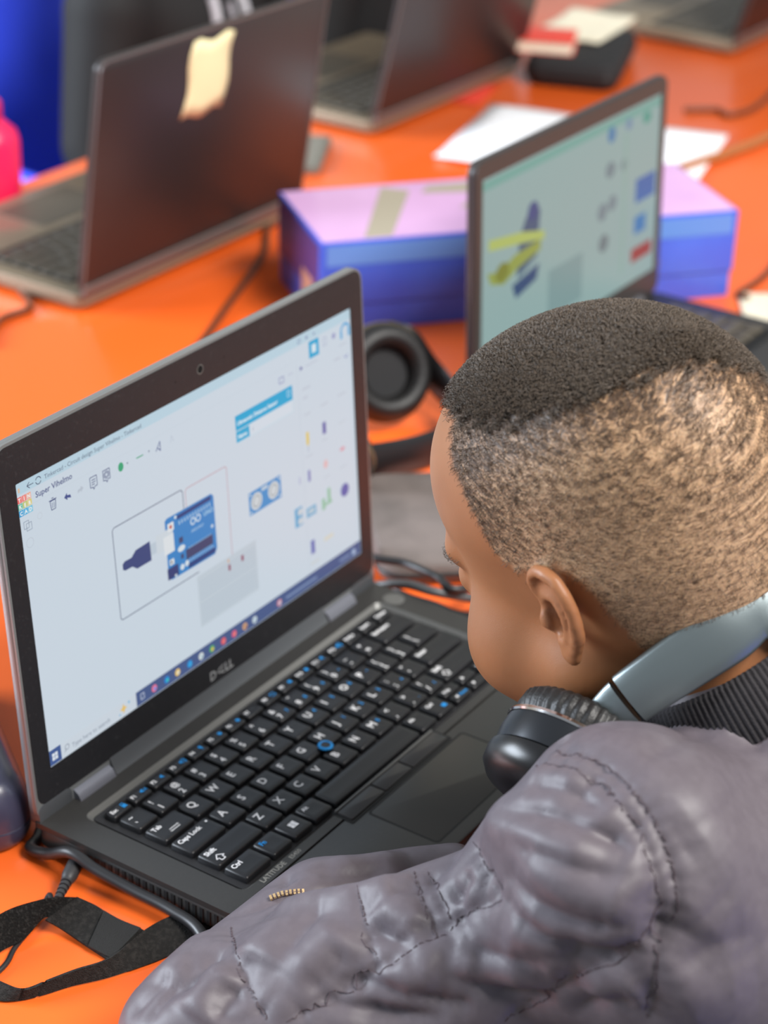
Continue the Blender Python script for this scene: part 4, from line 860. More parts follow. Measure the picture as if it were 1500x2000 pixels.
# ---- hair: many short curled strands
def strands(name, mask_fn, count, length, curl, rad, npt, col, lay, seed, bright):
    rg = np.random.default_rng(seed); tri = F; a = np.linalg.norm(np.cross(V[tri[:, 2]] - V[tri[:, 0]], V[tri[:, 3]] - V[tri[:, 1]]), axis=1) * .5
    pm = mask_fn()[tri].mean(1); w_ = a * pm; w_ /= w_.sum(); f = rg.choice(len(tri), count, p=w_)
    u, v = rg.random(count), rg.random(count)
    P = ((1 - u) * (1 - v))[:, None] * V[tri[f, 0]] + (u * (1 - v))[:, None] * V[tri[f, 1]] + (u * v)[:, None] * V[tri[f, 2]] + ((1 - u) * v)[:, None] * V[tri[f, 3]]
    Nn = VN[tri[f]].mean(1); Nn /= np.linalg.norm(Nn, axis=1)[:, None]
    fl = (P - HC) @ HM - WH; fl = fl @ HM.T; fl -= Nn * (fl * Nn).sum(1)[:, None]; fl /= np.linalg.norm(fl, axis=1)[:, None] + 1e-9
    jit = rg.normal(size=(count, 3)); jit -= Nn * (jit * Nn).sum(1)[:, None]
    tg = fl + jit * .45; tg /= np.linalg.norm(tg, axis=1)[:, None]; bt = np.cross(Nn, tg)
    ln_ = length * rg.uniform(.65, 1.25, count); ph = rg.uniform(0, 6.28, count); tn = curl * rg.uniform(.6, 1.3, count)
    t = np.linspace(0, 1, npt); C_ = np.zeros((count, npt, 3))
    for k, tt in enumerate(t):
        r_ = rad * 3.2 * curl * min(1, tt * 2.5)
        C_[:, k] = P + Nn * (ln_ * (tt * (1 - lay) + lay * .35 * math.sin(3.1 * tt)))[:, None] + tg * (ln_ * tt * lay)[:, None] + tg * (r_ * np.cos(ph + 6.28 * tn * tt) - r_ * np.cos(ph))[:, None] + bt * (r_ * np.sin(ph + 6.28 * tn * tt) - r_ * np.sin(ph))[:, None]
    C_[:, 0] -= Nn * .4
    VV = np.zeros((count, npt, 3, 3)); T = np.gradient(C_, axis=1); T /= np.linalg.norm(T, axis=2)[..., None] + 1e-9
    A_ = np.cross(T, Nn[:, None, :] + .01); A_ /= np.linalg.norm(A_, axis=2)[..., None] + 1e-9; B_ = np.cross(A_, T)
    for s_ in range(3):
        an = 2.094 * s_; VV[:, :, s_] = C_ + (A_ * math.cos(an) + B_ * math.sin(an)) * (rad * (1 - .45 * t))[None, :, None]
    ids = np.arange(count * npt * 3).reshape(count, npt, 3); q = []
    for k in range(npt - 1):
        for s_ in range(3): q.append(np.stack([ids[:, k, s_], ids[:, k, (s_ + 1) % 3], ids[:, k + 1, (s_ + 1) % 3], ids[:, k + 1, s_]], 1))
    me = mesh_np(name, VV.reshape(-1, 3) - BO, np.concatenate(q), col, 180)
    return link(name, me, boy)
VN = vnormals(V, F)
def hairmat(name, c, c2):
    return mat(name, c, .42, spec=.5, noise=(900, c2, .35, .7))
o = strands('cropped_hair', lambda: m_top ** 2, 48000, 4.6, 1.25, .19, 5, hairmat('dark_brown_hair', (66, 57, 49), (118, 102, 86)), .25, 1, 0); o['kind'] = 'stuff'; o['label'] = 'dense dark curls on the crown'
def stub_mask():
    n = np.sin(flow[:, 1] * 2.6 + 2 * np.sin(flow[:, 0] * 1.7)) * .5 + np.sin(flow[:, 2] * 3.1 + flow[:, 1]) * .5
    return m_stub * (1 - m_top) * np.clip(.45 + .8 * n, .08, 1) * (.55 + .9 * sstep(60, 25, np.abs(el - dk)))
o = strands('stubble_hair', stub_mask, 22000, 2.7, .8, .11, 4, hairmat('stubble_brown', (66, 50, 38), (110, 84, 60)), .72, 2, 0); o['kind'] = 'stuff'; o['label'] = 'short faded stubble on sides and back'
brow = ((np.abs(np.abs(Lh[:, 0]) - 30) < 19) & (np.abs(Lh[:, 2] - 14 + (np.abs(Lh[:, 0]) - 26) ** 2 * .006) < 3.2) & (Lh[:, 1] > 50)).astype(float)
o = strands('eyebrow_hair', lambda: brow + 1e-9, 380, 4, .2, .1, 4, MATS['dark_brown_hair'], .85, 3, 0); o['kind'] = 'stuff'
# thin scar line in the dark hair
# ---------------------------------------------------------------- jacket
def jacket_sdf(P):
    d = arms_core(P, torso_core(P))
    d = su(d, s_cap(P, NECK0 + (NECK1 - NECK0) * .46, NECK1, 51, 58), 26)
    d = ss(d, s_cap(P, np.array(WRL) + np.array([18, -13, 3]), np.array(WRL) + np.array([80, -58, 8]), 24, 24), 4)
    d = ss(d, s_cap(P, np.array(WRR) + np.array([-18, -16, 3]), np.array(WRR) + np.array([-80, -60, 8]), 24, 24), 4)
    return above_things(P, d, .2)
JV, JF = isosurf(jacket_sdf, (-185, -740, -300), (400, -90, 260), 2.4); JV = relax(JV, JF, 3, .5)
def tree(): return BVHTree.FromPolygons([Vector(p) for p in JV], JF.tolist())
bvh = tree()
def on_jacket(x, y):
    r = ray(x, y); h = bvh.ray_cast(Vector(CAM_C), Vector(r / np.linalg.norm(r)))
    return None if h[0] is None else np.array(h[0])
def path(px, n=6):
    out = []
    for p in spline([(x, y, 0) for x, y in px], n):
        q = on_jacket(p[0], p[1])
        if q is not None and (not out or np.linalg.norm(q - out[-1]) < 40): out.append(q)
    return np.array(out)
def polydist(P, line):
    best = np.full(len(P), 1e9); tpar = np.zeros(len(P)); n = len(line) - 1
    for i in range(n):
        a, b = line[i], line[i + 1]; ab = b - a; t = np.clip(((P - a) @ ab) / (ab @ ab + 1e-9), 0, 1); d = np.linalg.norm(P - a - t[:, None] * ab, axis=1)
        m_ = d < best; best[m_] = d[m_]; tpar[m_] = (i + t[m_]) / n
    return best, tpar
SEAMS = {
 'armhole_a': [(1040, 1490), (1104, 1492), (1163, 1520), (1214, 1571), (1251, 1623), (1273, 1681), (1287, 1740), (1291, 1799), (1284, 1857), (1276, 1923), (1264, 1998)],
 'armhole_b': [(1082, 1460), (1141, 1471), (1192, 1502), (1243, 1553), (1280, 1608), (1306, 1667), (1320, 1725), (1322, 1769), (1309, 1799), (1291, 1821)],
 'sleeve_long': [(560, 1996), (630, 1954), (693, 1916), (811, 1846), (913, 1784), (972, 1751)],
 'sleeve_cross': [(926, 1645), (943, 1690), (972, 1748)],
 'sleeve_low': [(987, 1998), (1060, 1953), (1141, 1901), (1199, 1879), (1251, 1850), (1288, 1812)],
 'elbow_cross': [(451, 1812), (459, 1865), (488, 1938), (523, 1998)],
 'pocket_a': [(684, 1735), (684, 1799), (695, 1865), (717, 1906)], 'pocket_b': [(706, 1745), (710, 1813), (732, 1885)],
 'pocket_c': [(809, 1704), (820, 1745), (838, 1788), (849, 1824)], 'pocket_d': [(834, 1700), (857, 1745), (878, 1802)]}
SP = {k: path(v) for k, v in SEAMS.items()}
FOLDS = [  # pixel line, height in mm (negative = crease), width in mm
 ([(979, 1590), (1060, 1593), (1133, 1615), (1192, 1641), (1236, 1670)], -4.6, 9), ([(942, 1612), (990, 1606), (1060, 1624), (1133, 1648), (1215, 1684)], 4.2, 11),
 ([(1010, 1545), (1070, 1535), (1130, 1552), (1180, 1585)], -2.6, 9), ([(1020, 1520), (1080, 1512), (1140, 1530)], 2.2, 11), ([(1000, 1640), (1070, 1668), (1150, 1700), (1240, 1712)], -2.6, 9),
 ([(1000, 1672), (1060, 1702), (1130, 1738), (1200, 1764), (1262, 1776)], 3.4, 13), ([(990, 1706), (1070, 1762), (1150, 1796), (1243, 1812)], -4.0, 9), ([(1000, 1745), (1070, 1794), (1140, 1828), (1230, 1840)], 2.6, 11),
 ([(982, 1752), (1038, 1799), (1104, 1839), (1177, 1866), (1245, 1860)], -3.6, 8), ([(985, 1790), (1050, 1836), (1120, 1868)], 2.4, 11),
 ([(870, 1906), (945, 1932), (1020, 1948), (1080, 1952)], -3.8, 8), ([(880, 1876), (960, 1898), (1060, 1912)], 2.6, 12), ([(900, 1850), (980, 1866), (1070, 1886)], -2.2, 8), ([(796, 1938), (870, 1962), (930, 1962)], -2.8, 8), ([(690, 1960), (780, 1988), (880, 1992)], -2.8, 9), ([(700, 1932), (800, 1918), (860, 1925)], 2.0, 12),
 ([(722, 1790), (756, 1826), (800, 1838)], -2.8, 7), ([(740, 1762), (786, 1786), (812, 1816)], 2.2, 9), ([(868, 1700), (898, 1728), (940, 1742)], 2.2, 9), ([(884, 1764), (908, 1738), (924, 1700)], -2.4, 7), ([(760, 1745), (790, 1738), (806, 1722)], -2.0, 6),
 ([(640, 1760), (600, 1810), (540, 1880)], -2.2, 9), ([(668, 1800), (630, 1850), (570, 1920)], 1.8, 11), ([(676, 1850), (640, 1890), (590, 1940)], -2.2, 8), ([(560, 1790), (520, 1840), (492, 1880)], 1.8, 11),
 ([(440, 1840), (390, 1890), (345, 1950)], -2.8, 9), ([(452, 1880), (410, 1930), (370, 1990)], 2.2, 11), ([(470, 1920), (440, 1960), (420, 1998)], -2.6, 8), ([(420, 1812), (360, 1864), (310, 1920)], 1.8, 10), ([(345, 1880), (290, 1940), (250, 1990)], -1.8, 9),
 ([(1340, 1820), (1400, 1760), (1480, 1720)], 1.6, 16), ([(1330, 1900), (1400, 1850), (1490, 1820)], -1.5, 14), ([(1300, 1960), (1380, 1930), (1480, 1900)], 1.6, 16), ([(1330, 1640), (1390, 1600), (1460, 1580)], 1.3, 16), ([(1250, 1480), (1330, 1440), (1420, 1420)], -1.4, 13), ([(1486, 1470), (1472, 1425), (1446, 1392)], -2.4, 8),
 ([(1150, 1962), (1200, 1936), (1255, 1926)], 2.0, 10), ([(1110, 1985), (1180, 1962), (1250, 1958)], -2.4, 8), ([(640, 1690), (720, 1680), (800, 1672)], 1.6, 8), ([(548, 1698), (556, 1716), (566, 1730)], -2.4, 6), ([(600, 1700), (680, 1706), (760, 1694)], -1.6, 7)]
rgf = np.random.default_rng(11)
def fam(n, x0, y0, x1, y1, ang, spread, l0, l1, a0, a1, w0, w1, bend=.15):
    for i in range(n):
        cx, cy = rgf.uniform(x0, x1), rgf.uniform(y0, y1); t = math.radians(ang + rgf.uniform(-spread, spread)); l = rgf.uniform(l0, l1); b = rgf.uniform(-bend, bend) * l
        dx, dy = math.cos(t), math.sin(t)
        FOLDS.append(([(cx - dx * l / 2, cy - dy * l / 2), (cx - dy * b, cy + dx * b), (cx + dx * l / 2, cy + dy * l / 2)], -rgf.uniform(a0, a1), rgf.uniform(w0, w1)))
fam(6, 640, 1880, 1220, 1985, 13, 8, 180, 320, .8, 1.5, 5, 9)
fam(4, 300, 1850, 450, 1985, 130, 10, 120, 220, .7, 1.4, 5, 8)
fam(5, 1330, 1450, 1490, 1980, -34, 10, 180, 320, .4, .9, 8, 14)
def pucker(line, rg, amp=1.5, ln_=18, every=7.0, side=(1, -1)):
    """short gathers running off a seam"""
    out = []; s_ = 0
    for i in range(1, len(line)):
        s_ += np.linalg.norm(line[i] - line[i - 1])
        if s_ > every * rg.uniform(.7, 1.3):
            s_ = 0; tg = line[i] - line[i - 1]; tg /= np.linalg.norm(tg) + 1e-9; h = bvh.find_nearest(Vector(line[i])); n_ = np.array(h[1]); sd = np.cross(n_, tg)
            for g in side:
                L_ = ln_ * rg.uniform(.5, 1.5); dv_ = sd * g + tg * rg.uniform(-.35, .35); out.append((np.array([line[i] + dv_ * L_ * k / 3 for k in range(4)]), -amp * rg.uniform(.4, 1.2), rg.uniform(3.0, 5.0), 'seam'))
    return out
VNj = vnormals(JV, JF); disp = np.zeros(len(JV)); rgj = np.random.default_rng(5)
allf = [(path(p, 5), a * 2.3, w_) for p, a, w_ in FOLDS + [([(400, 1822), (450, 1792), (560, 1754), (640, 1745), (720, 1722), (835, 1694), (900, 1660)], -2.4, 5), ([(470, 1812), (600, 1772), (720, 1744), (840, 1715)], 3, 7)]]
for k, l in SP.items():
    if len(l) > 2: allf += pucker(np.array(spline(l, 3)), rgj, 1.9, 30, 7.5); allf.append((l, -1.6, 2.6))
for fold in allf:
    line, amp, wd = fold[:3]
    if len(line) < 2: continue
    lo_, hi_ = line.min(0) - 3 * wd, line.max(0) + 3 * wd; m_ = ((JV > lo_) & (JV < hi_)).all(1)
    if not m_.any(): continue
    d, tp = polydist(JV[m_], line); disp[m_] += amp * (np.exp(-np.sqrt(d * d + .8) / (wd * .72)) * 1.05 if amp < 0 else np.exp(-(d / (wd * 1.3)) ** 2)) * ((1 - tp) ** 1.2 if len(fold) > 3 else np.clip(np.minimum(tp, 1 - tp) * 4 + (.8 if abs(amp) == 1.6 else .05), 0, 1))
# broad crumple of the whole shell
q = JV / 1000
def wv(a, b_, c, f, p): return np.sin((JV[:, 0] * a + JV[:, 1] * b_ + JV[:, 2] * c) * f + p)
disp += 1.0 * wv(.5, .8, -.3, .05, 0) * wv(-.6, .3, .8, .07, 1.3) + .8 * wv(.9, -.2, .5, .11, .7) * wv(.2, .9, .3, .083, 2.1)
JV = JV + VNj * disp[:, None]
# stay clear of table and laptop after the folds
inl = (JV[:, 0] > -26.2) & (JV[:, 1] > -157.5); JV[:, 2] = np.where(inl & (JV[:, 2] < 23.2) & (JV[:, 2] > 0), 23.2, JV[:, 2]); ont = (JV[:, 1] > -237) & (JV[:, 2] < .5) & (JV[:, 2] > -12); JV[ont, 2] = .5
M_JKT = mat('grey_purple_nylon', (88, 81, 87), .49, spec=.36, noise=(160, (92, 85, 91), .4, .6))
def crinkle(M):
    N = M.node_tree.nodes; L = M.node_tree.links; b = N['Principled BSDF']; tc = N.new('ShaderNodeTexCoord'); nrm = None
    for sc, st, ds, ty in ((34, .16, .004, 'RIDGED_MULTIFRACTAL'), (90, .14, .0015, 'RIDGED_MULTIFRACTAL'), (1400, .10, .0005, 'FBM')):
        n = N.new('ShaderNodeTexNoise'); n.noise_type = ty; n.inputs['Scale'].default_value = sc; n.inputs['Detail'].default_value = 3; n.inputs['Distortion'].default_value = .6; L.new(tc.outputs['Object'], n.inputs['Vector'])
        k = N.new('ShaderNodeBump'); k.inputs['Strength'].default_value = st; k.inputs['Distance'].default_value = ds; L.new(n.outputs['Fac'], k.inputs['Height'])
        if nrm: L.new(nrm, k.inputs['Normal'])
        nrm = k.outputs['Normal']
    L.new(nrm, b.inputs['Normal'])
crinkle(M_JKT)
jk = link('jacket', mesh_np('jacket', JV - BO, JF, M_JKT, 180), boy); jk['label'] = 'grey-purple crinkled nylon jacket'
bvh = tree(); VNj = vnormals(JV, JF)
M_THREAD = mat('plum_thread', (70, 57, 63), .7)
def stitched(line, name, dash=2.6, gap=.9, r=.32, off=.15):
    P = np.array(spline(line, 6)); seg = np.linalg.norm(np.diff(P, axis=0), axis=1); s_ = np.concatenate([[0], np.cumsum(seg)]); b = MB(); t = 0
    while t + dash < s_[-1]:
        pts = []
        for u in (t, t + dash / 2, t + dash):
            p = np.array([np.interp(u, s_, P[:, k]) for k in range(3)]); h = bvh.find_nearest(Vector(p))
            if h[0] is None: continue
            pts.append(tuple(np.array(h[0]) + np.array(h[1]) * off - BO))
        if len(pts) == 3: b.tube(pts, r, 4)
        t += dash + gap
    return b.build(name, M_THREAD, jk, 80)
for k, l in SP.items():
    if len(l) > 2: stitched(l, 'seam_stitching')
# zip of the sleeve pocket
zl = path([(530, 1756), (552, 1748), (576, 1744), (600, 1742), (632, 1742)], 8)
if len(zl) > 3:
    P = np.array(spline(zl, 6)); seg = np.concatenate([[0], np.cumsum(np.linalg.norm(np.diff(P, axis=0), axis=1))]); b = MB(); tape = MB(); t = 0; tp_ = []
    while t < seg[-1]:
        p = np.array([np.interp(t, seg, P[:, k]) for k in range(3)]); p2 = np.array([np.interp(t + .5, seg, P[:, k]) for k in range(3)]); h = bvh.find_nearest(Vector(p)); n_ = np.array(h[1]); p = np.array(h[0]); tg = p2 - p; tg /= np.linalg.norm(tg) + 1e-9; sd = np.cross(n_, tg); sd /= np.linalg.norm(sd) + 1e-9; tg = np.cross(sd, n_)
        c = p + n_ * 1.0 - BO; b.add([tuple(c + tg * .6 * i + sd * 1.3 * j + n_ * .7 * k) for i in (-1, 1) for j in (-1, 1) for k in (-1, 1)], [(0, 1, 3, 2), (4, 6, 7, 5), (0, 4, 5, 1), (2, 3, 7, 6), (0, 2, 6, 4), (1, 5, 7, 3)]); tp_.append(tuple(p + n_ * .4 - BO)); t += 2.0
    b.build('zip_teeth', mat('brass_teeth', (186, 158, 116), .45, .5), jk, 0); tape.tube(tp_, 1.4, 6); tape.build('zip_tape', M_THREAD, jk)
# ribbed knit collar round the neck opening
nx = NECK1 - NECK0; nx = nx / np.linalg.norm(nx); e1 = np.array([1.0, 0, 0]); e1 -= nx * (e1 @ nx); e1 /= np.linalg.norm(e1); e2 = np.cross(nx, e1); b = MB(); R = []
cc0 = NECK0 + (NECK1 - NECK0) * .33
for dz, rr_ in ((22, 57), (12, 57), (0, 55.5), (-7, 53.5), (-8.5, 51.5), (-5, 49.5), (14, 49)):
    ring = []
    for k in range(480):
        a = 2 * math.pi * k / 480; rr2_ = rr_ + (.5 if (k // 2) % 2 else -.3); ring.append(tuple(cc0 + nx * dz + (e1 * math.cos(a) + e2 * math.sin(a)) * rr2_ - BO))
    R.append(ring)
b.loft(R, cap=False); b.build('collar', mat('black_rib_knit', (38, 35, 38), .85, bump=(900, .3, 3)), jk, 60)
# ---------------------------------------------------------------- headphones round the neck
M_SILV = mat('satin_silver_grey', (122, 132, 134), .34, .75, bump=(2500, .05, 2))
M_BLKG = mat('satin_black', (16, 16, 18), .32)
M_CHROME = mat('chrome_ring', (206, 204, 204), .15, 1.0)
hc = atd(1108, 1500, 962)
nh = thing('headphones', 'silver-grey headphones with black ear cups worn round the boy\'s neck', 'headphones', tuple(hc))
ax = np.array([-.82, .03, -.57]); ax /= np.linalg.norm(ax)
def frame(c, a): return Matrix.Translation(Vector(np.array(c) - hc)) @ Vector((0, 0, 1)).rotation_difference(Vector(a)).to_matrix().to_4x4()
def neck_cup(c, a):
    M = frame(c, a); r = 35
    R = MB(); rings = []
    for z, rr_ in ((-24, 24), (-26, 30), (-23, 34), (-16, 35), (-11, 33)):
        rings.append([tuple(M @ Vector(((rr_ + (.7 if (k // 2) % 2 else -.3)) * math.cos(2 * math.pi * k / 160), (rr_ + (.7 if (k // 2) % 2 else -.3)) * math.sin(2 * math.pi * k / 160), z))) for k in range(160)])
    R.loft(rings); R.build('ear_pad', M_PADL, nh, 60)
    MB().lathe([(33, -12), (37, -11.5), (37.6, -10), (37, -9)], 48, M=M, cap=False).build('cup_ring', M_CHROME, nh, 50)
    MB().lathe([(30, -11), (36.6, -9.6), (37.2, -2), (36.4, 5), (33, 6)], 48, M=M).build('cup_body', mat('dark_satin_metal', (44, 46, 50), .3, .6), nh, 40)
    MB().lathe([(34, 5.5), (37.8, 6.2), (38.2, 9), (37.4, 15), (33, 20), (24, 23), (10, 24.4)], 48, M=M).build('cup_shell', M_BLKG, nh, 50)
neck_cup(hc, ax)
ar = ax * np.array([-1, 1, 1]); hr = np.array([206 - hc[0], hc[1] + 4, hc[2]]); neck_cup(hr, ar)
LB = [atd(1128, 1448, 950), atd(1172, 1410, 946), atd(1240, 1358, 938), atd(1330, 1296, 932), atd(1420, 1236, 930), atd(1500, 1186, 936)]
apex = np.array([103, -357, 226.0])
pts = LB + [apex] + [np.array([206 - p[0], p[1] + 3, p[2]]) for p in LB[::-1]]
bp_ = spline(pts, 8); nb_ = len(bp_)
def band_part(i0, i1, name, mt, wf, th):
    b = MB(); R = []
    for i in range(i0, i1):
        p = np.array(bp_[i]); tg = np.array(bp_[min(i + 1, nb_ - 1)]) - np.array(bp_[max(i - 1, 0)]); tg /= np.linalg.norm(tg)
        t = np.clip(((p - NECK0) @ (NECK1 - NECK0)) / ((NECK1 - NECK0) @ (NECK1 - NECK0)), 0, 1.2); n_ = p - (NECK0 + t * (NECK1 - NECK0)); n_ -= tg * (n_ @ tg); n_ /= np.linalg.norm(n_); wv_ = np.cross(tg, n_); u = min(i, nb_ - 1 - i) / (nb_ / 2); wd = wf(u)
        prof = [(-1, -.2), (-.97, .3), (-.85, .62), (-.5, .9), (0, 1), (.5, .9), (.85, .62), (.97, .3), (1, -.2), (.9, -.8), (.4, -1), (-.4, -1), (-.9, -.8)]
        R.append([tuple(p + wv_ * wd / 2 * a_ + n_ * th / 2 * c_ - hc) for a_, c_ in prof])
    b.loft(R); return b.build(name, mt, nh, 50)
sl = 15
band_part(sl, nb_ - sl, 'headband', M_SILV, lambda u: 22 + 8 * min(1, u * 1.6), 8)
band_part(3, sl, 'slider', M_SILV, lambda u: 12 + 12 * min(1, u * 3.6), 6.4)
band_part(nb_ - sl, nb_ - 3, 'slider', M_SILV, lambda u: 12 + 12 * min(1, u * 3.6), 6.4)
for c, p in ((hc, bp_[3]), (hr, bp_[nb_ - 4])): MB().tube([tuple(np.array(c) - hc), tuple((np.array(c) + np.array(p)) / 2 - hc + np.array([0, 0, 4])), tuple(np.array(p) - hc)], [5, 5.5, 5.5], 10).build('yoke', M_BLKG, nh)
# ---------------------------------------------------------------- trousers and shoes of the boy, seated
def lower_sdf(P, inflate=0.0):
    A = P.copy(); A[..., 0] = np.abs(P[..., 0])
    d = s_ell(P, (0, -10, 55), (120, 110, 85))
    d = su(d, s_chain(A, [(62, 0, 48), (85, 175, 62), (92, 300, 60)], [68, 60, 48]), 30)
    d = su(d, s_chain(A, [(92, 300, 58), (94, 306, -90), (94, 290, -290)], [47, 44, 36]), 20)
    return d - inflate
def shoe(parent, x, y, z, mt, off):
    b = MB(); R = []
    for t in np.linspace(0, 1, 12):
        w_ = 30 + 12 * math.sin(t * 2.6) - 8 * t * t; h_ = 62 - 26 * t - 8 * math.sin(3 * t); yy = -60 + 205 * t
        k = math.sin(min(1, (t + .04) * 6) * 1.57) * math.sin(min(1, (1.04 - t) * 5) * 1.57)
        R.append([(x + w_ * k * math.cos(a), y + yy, z + max(0, h_ * .5 + h_ * .5 * math.sin(a) * (k if math.sin(a) > 0 else 1))) for a in np.linspace(0, 2 * math.pi, 16, endpoint=False)])
    b.loft(R); return b.build('shoe', mt, parent, 60)
M_JEAN = mat('dark_blue_trousers', (36, 42, 66), .8, bump=(700, .3, 3))
M_SHOE = mat('black_shoe_leather', (24, 24, 26), .4)
HIP = np.array([100, -600, -290.0])
Vt, Ft = isosurf(lambda P: lower_sdf(P, 4), (-160, -160, -345), (160, 400, 170), 8); link('trousers', mesh_np('trousers', Vt + HIP - BO, Ft, M_JEAN, 180), boy)
for sx in (-1, 1): shoe(boy, sx * 94, 270 - 40, 0, M_SHOE, 0)
# ---------------------------------------------------------------- blue plastic chairs
M_CHB = mat('glossy_blue_plastic', (62, 88, 252), .3, spec=.55, bump=(25, .05, 2))
def plastic_chair(label, loc, rz, group='blue plastic chairs round the table', top=860):
    t = thing('plastic_chair', label, 'chair', loc, rz, group)
    n = 12; V = []
    for i in range(n + 1):
        for j in range(n + 1):
            u, v = i / n * 2 - 1, j / n * 2 - 1; wd = 205 - 12 * v
            V.append((u * wd, -v * 200, 415 - 12 * (1 - u * u) * (1 - v * v) + 6 * v))
    Fq = [(i * (n + 1) + j, (i + 1) * (n + 1) + j, (i + 1) * (n + 1) + j + 1, i * (n + 1) + j + 1) for i in range(n) for j in range(n)]
    o = MB().add(V, Fq).build('seat', M_CHB, t, 80); md = o.modifiers.new('thickness', 'SOLIDIFY'); md.thickness = .006; md.offset = -1
    V = []
    for i in range(n + 1):
        for j in range(n + 1):
            u, v = i / n * 2 - 1, j / n; wd = 200 - 10 * v - 26 * max(0, v - .75) * 4 * abs(u)
            V.append((u * wd, 205 + 55 * v - 40 * (1 - u * u) * .6 + 30 * u * u * -1 * .5, 440 + (top - 440) * v - 30 * u * u * v))
    o = MB().add(V, Fq).build('backrest', M_CHB, t, 80); md = o.modifiers.new('thickness', 'SOLIDIFY'); md.thickness = .006; md.offset = 0
    for sx in (-1, 1):
        b = MB(); b.tube([(sx * 190, 185, 405), (sx * 196, 215, 200), (sx * 205, 250, 2)], [20, 18, 15], 10); b.build('leg', M_CHB, t, 60)
        b = MB(); b.tube([(sx * 185, -185, 405), (sx * 196, -205, 200), (sx * 208, -225, 2)], [20, 18, 15], 10); b.build('leg', M_CHB, t, 60)
        b = MB(); b.tube(spline([(sx * 178, 218, 640), (sx * 222, 120, 630), (sx * 226, -60, 618), (sx * 212, -150, 590), (sx * 198, -180, 420)], 5), 13, 8); b.build('armrest', M_CHB, t, 60)
        b = MB(); b.tube([(sx * 188, 188, 400), (sx * 190, 210, 440)], 18, 8); b.build('bracket', M_CHB, t, 60)
    return t
plastic_chair('blue plastic chair under the boy in the grey jacket', (100, -640, -720), 180)
plastic_chair('empty bright blue plastic chair at the upper left across the table', (1440, 1480, -720), 4, top=905)
plastic_chair('blue plastic chair at the top, right of the person in black', (2350, 1580, -720), -6)
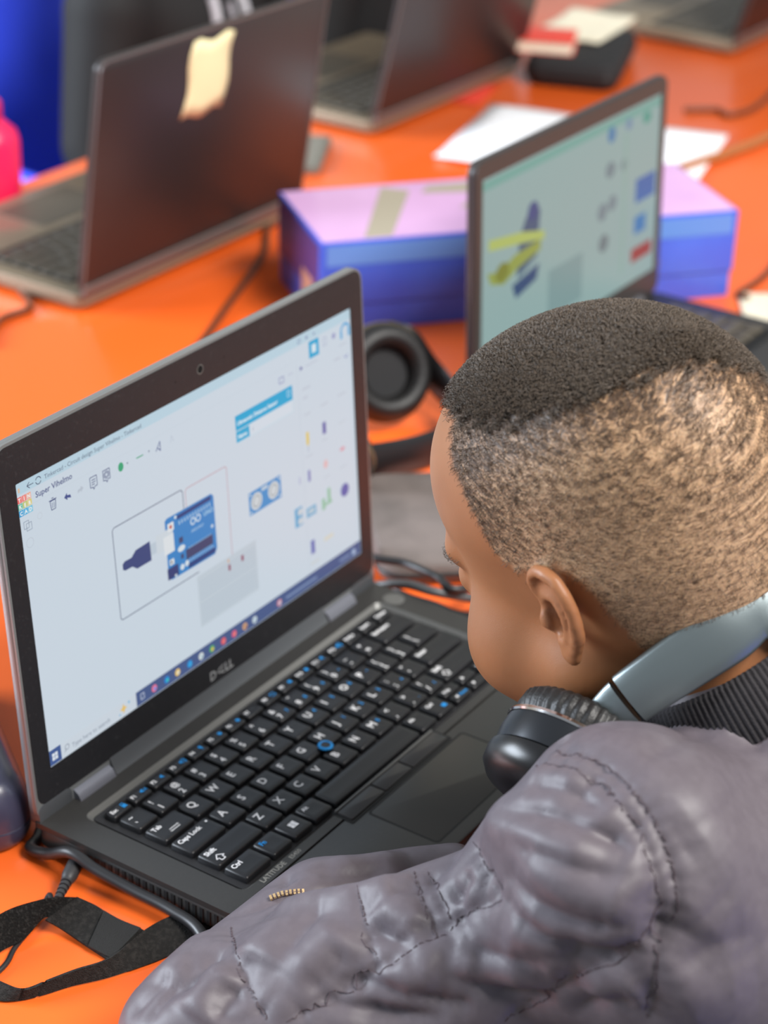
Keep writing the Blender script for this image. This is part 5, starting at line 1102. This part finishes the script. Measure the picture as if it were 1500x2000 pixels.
# ---------------------------------------------------------------- person in black across the table
def seated_person(label, loc, rz, top_mat, seed=0):
    t = thing('person', label, 'person', loc, rz)                     # local: feet on z = 0, facing +y, hips at z = 430
    hz = 430.0
    def torso(P): 
        T = P.copy(); T[..., 0] = P[..., 0] * .72
        d = s_chain(T, [(0, -10, hz + 60), (0, 0, hz + 220), (0, 10, hz + 350)], [92, 90, 84])
        return su(d, s_cap(P, (-122, 8, hz + 395), (122, 8, hz + 395), 48), 40)
    def arm(P):
        A = P.copy(); A[..., 0] = np.abs(P[..., 0])
        return s_chain(A, [(140, 8, hz + 390), (176, 20, hz + 240), (182, 60, hz + 150), (120, 190, hz + 126)], [48, 42, 40, 32])
    def hands(P):
        A = P.copy(); A[..., 0] = np.abs(P[..., 0])
        return hand_sdf(A, (112, 200, hz + 128), (-.45, .85, -.1), (0, 0, 1), -1)
    def head(P):
        L = P - _v((0, 62, hz + 566)); R_ = rotm(-14, 0, 0).astype(np.float32)
        L = L @ R_; return su(head_sdf(L), ear_sdf(L * 1.0), 4)
    neck = lambda P: s_cap(P, (0, 30, hz + 520), (0, 0, hz + 400), 46, 52)
    legs = lambda P: lower_sdf(P - _v((0, 0, hz)), 0)
    def body(P):
        d = su(head(P), neck(P), 24); d = su(d, torso(P) + 10, 24); d = su(d, arm(P) + 9, 14); d = su(d, hands(P), 8); return su(d, legs(P) + 6, 20)
    V, F = isosurf(body, (-260, -200, 60), (260, 440, hz + 700), 5); V = relax(V, F, 1, .5)
    sk = mat('dark_skin', (112, 74, 52), .5, spec=.4)
    bd = link('body', mesh_np('body', V, F, sk, 180), t); bd['label'] = 'skin of face and hands'
    Vc, Fc = isosurf(lambda P: ss(su(su(torso(P), arm(P), 22), s_ell(P, (0, -18, hz + 440), (84, 70, 40)), 20), su(s_cap(P, (0, 40, hz + 560), (0, 14, hz + 418), 52, 50), s_cap(P * _v((1, 1, 1)), (0, 14, hz + 470), (0, 14, hz + 471), 50, 50), 5), 6), (-260, -200, hz - 60), (260, 320, hz + 520), 6)
    jt = link('hooded_top', mesh_np('hooded_top', Vc + 0, Fc, top_mat, 180), t)
    bt = BVHTree.FromPolygons([Vector(p) for p in Vc], Fc.tolist())
    def front(x, z):
        h = bt.ray_cast(Vector((x, 600, z)), Vector((0, -1, 0))); return tuple(h[0] + Vector((0, 2, 0))) if h[0] else (x, 100, z)
    MB().tube([front(0, hz + z) for z in range(90, 400, 20)], 5, 8).build('front_zip', mat('pale_zip', (176, 176, 184), .4, .4), jt)
    for sx in (-1, 1): MB().tube([front(sx * (26 + (400 - z) * .10), hz + z) for z in range(250, 401, 15)], 6, 8).build('drawstring', mat('pale_cord', (206, 206, 214), .7), jt)
    Vt, Ft = isosurf(lambda P: lower_sdf(P - _v((0, 0, hz)), 3), (-170, -160, hz - 345), (170, 400, hz + 150), 8); link('trousers', mesh_np('trousers', Vt, Ft, mat('black_trousers', (26, 26, 30), .8), 180), t)
    for sx in (-1, 1): shoe(t, sx * 94, 240, 0, M_SHOE, 0)
    rg = np.random.default_rng(seed); L = (V - np.array([0, 62, hz + 566])) @ rotm(-14, 0, 0); az_, el_ = hair_coords(L); mk = (el_ > np.interp(az_, HL_AZ, HL_EL)) & (np.linalg.norm(L - np.array([0, -14, 20]), axis=1) < 118) & (np.abs(L[:, 0]) < 76)
    ff = F[mk[F].all(1)]; ids = np.unique(ff); mp = np.full(len(V), -1); mp[ids] = np.arange(len(ids)); nn = vnormals(V, F)[ids]; top_ = V[ids] + nn * (5 + rg.normal(0, .5, (len(ids), 1)))
    link('cropped_hair', mesh_np('cropped_hair', top_, mp[ff], mat('black_hair', (20, 17, 16), .7, bump=(600, 1.0, 4)), 180), t)
    return t
def copy_tree(o, parent=None):
    c = o.copy(); COL.objects.link(c); c.parent = parent
    for ch in o.children: copy_tree(ch, c)
    return c
p1 = seated_person('person in a black hooded top seated across the table behind the noted laptop', (1265, 985, -720), 180, mat('black_jersey', (18, 17, 19), .75, bump=(300, .3, 4)))
p1['group'] = 'seated people in black'
p2 = copy_tree(p1); p2.location = Vector((1748, 1000, -720)) * S; p2['label'] = 'second person in black, seated behind the far reddish laptop lid'
plastic_chair('blue plastic chair under the person behind the noted laptop', (1265, 1040, -720), 0, top=790)
plastic_chair('blue plastic chair under the second person in black', (1748, 1055, -720), 0, top=790)
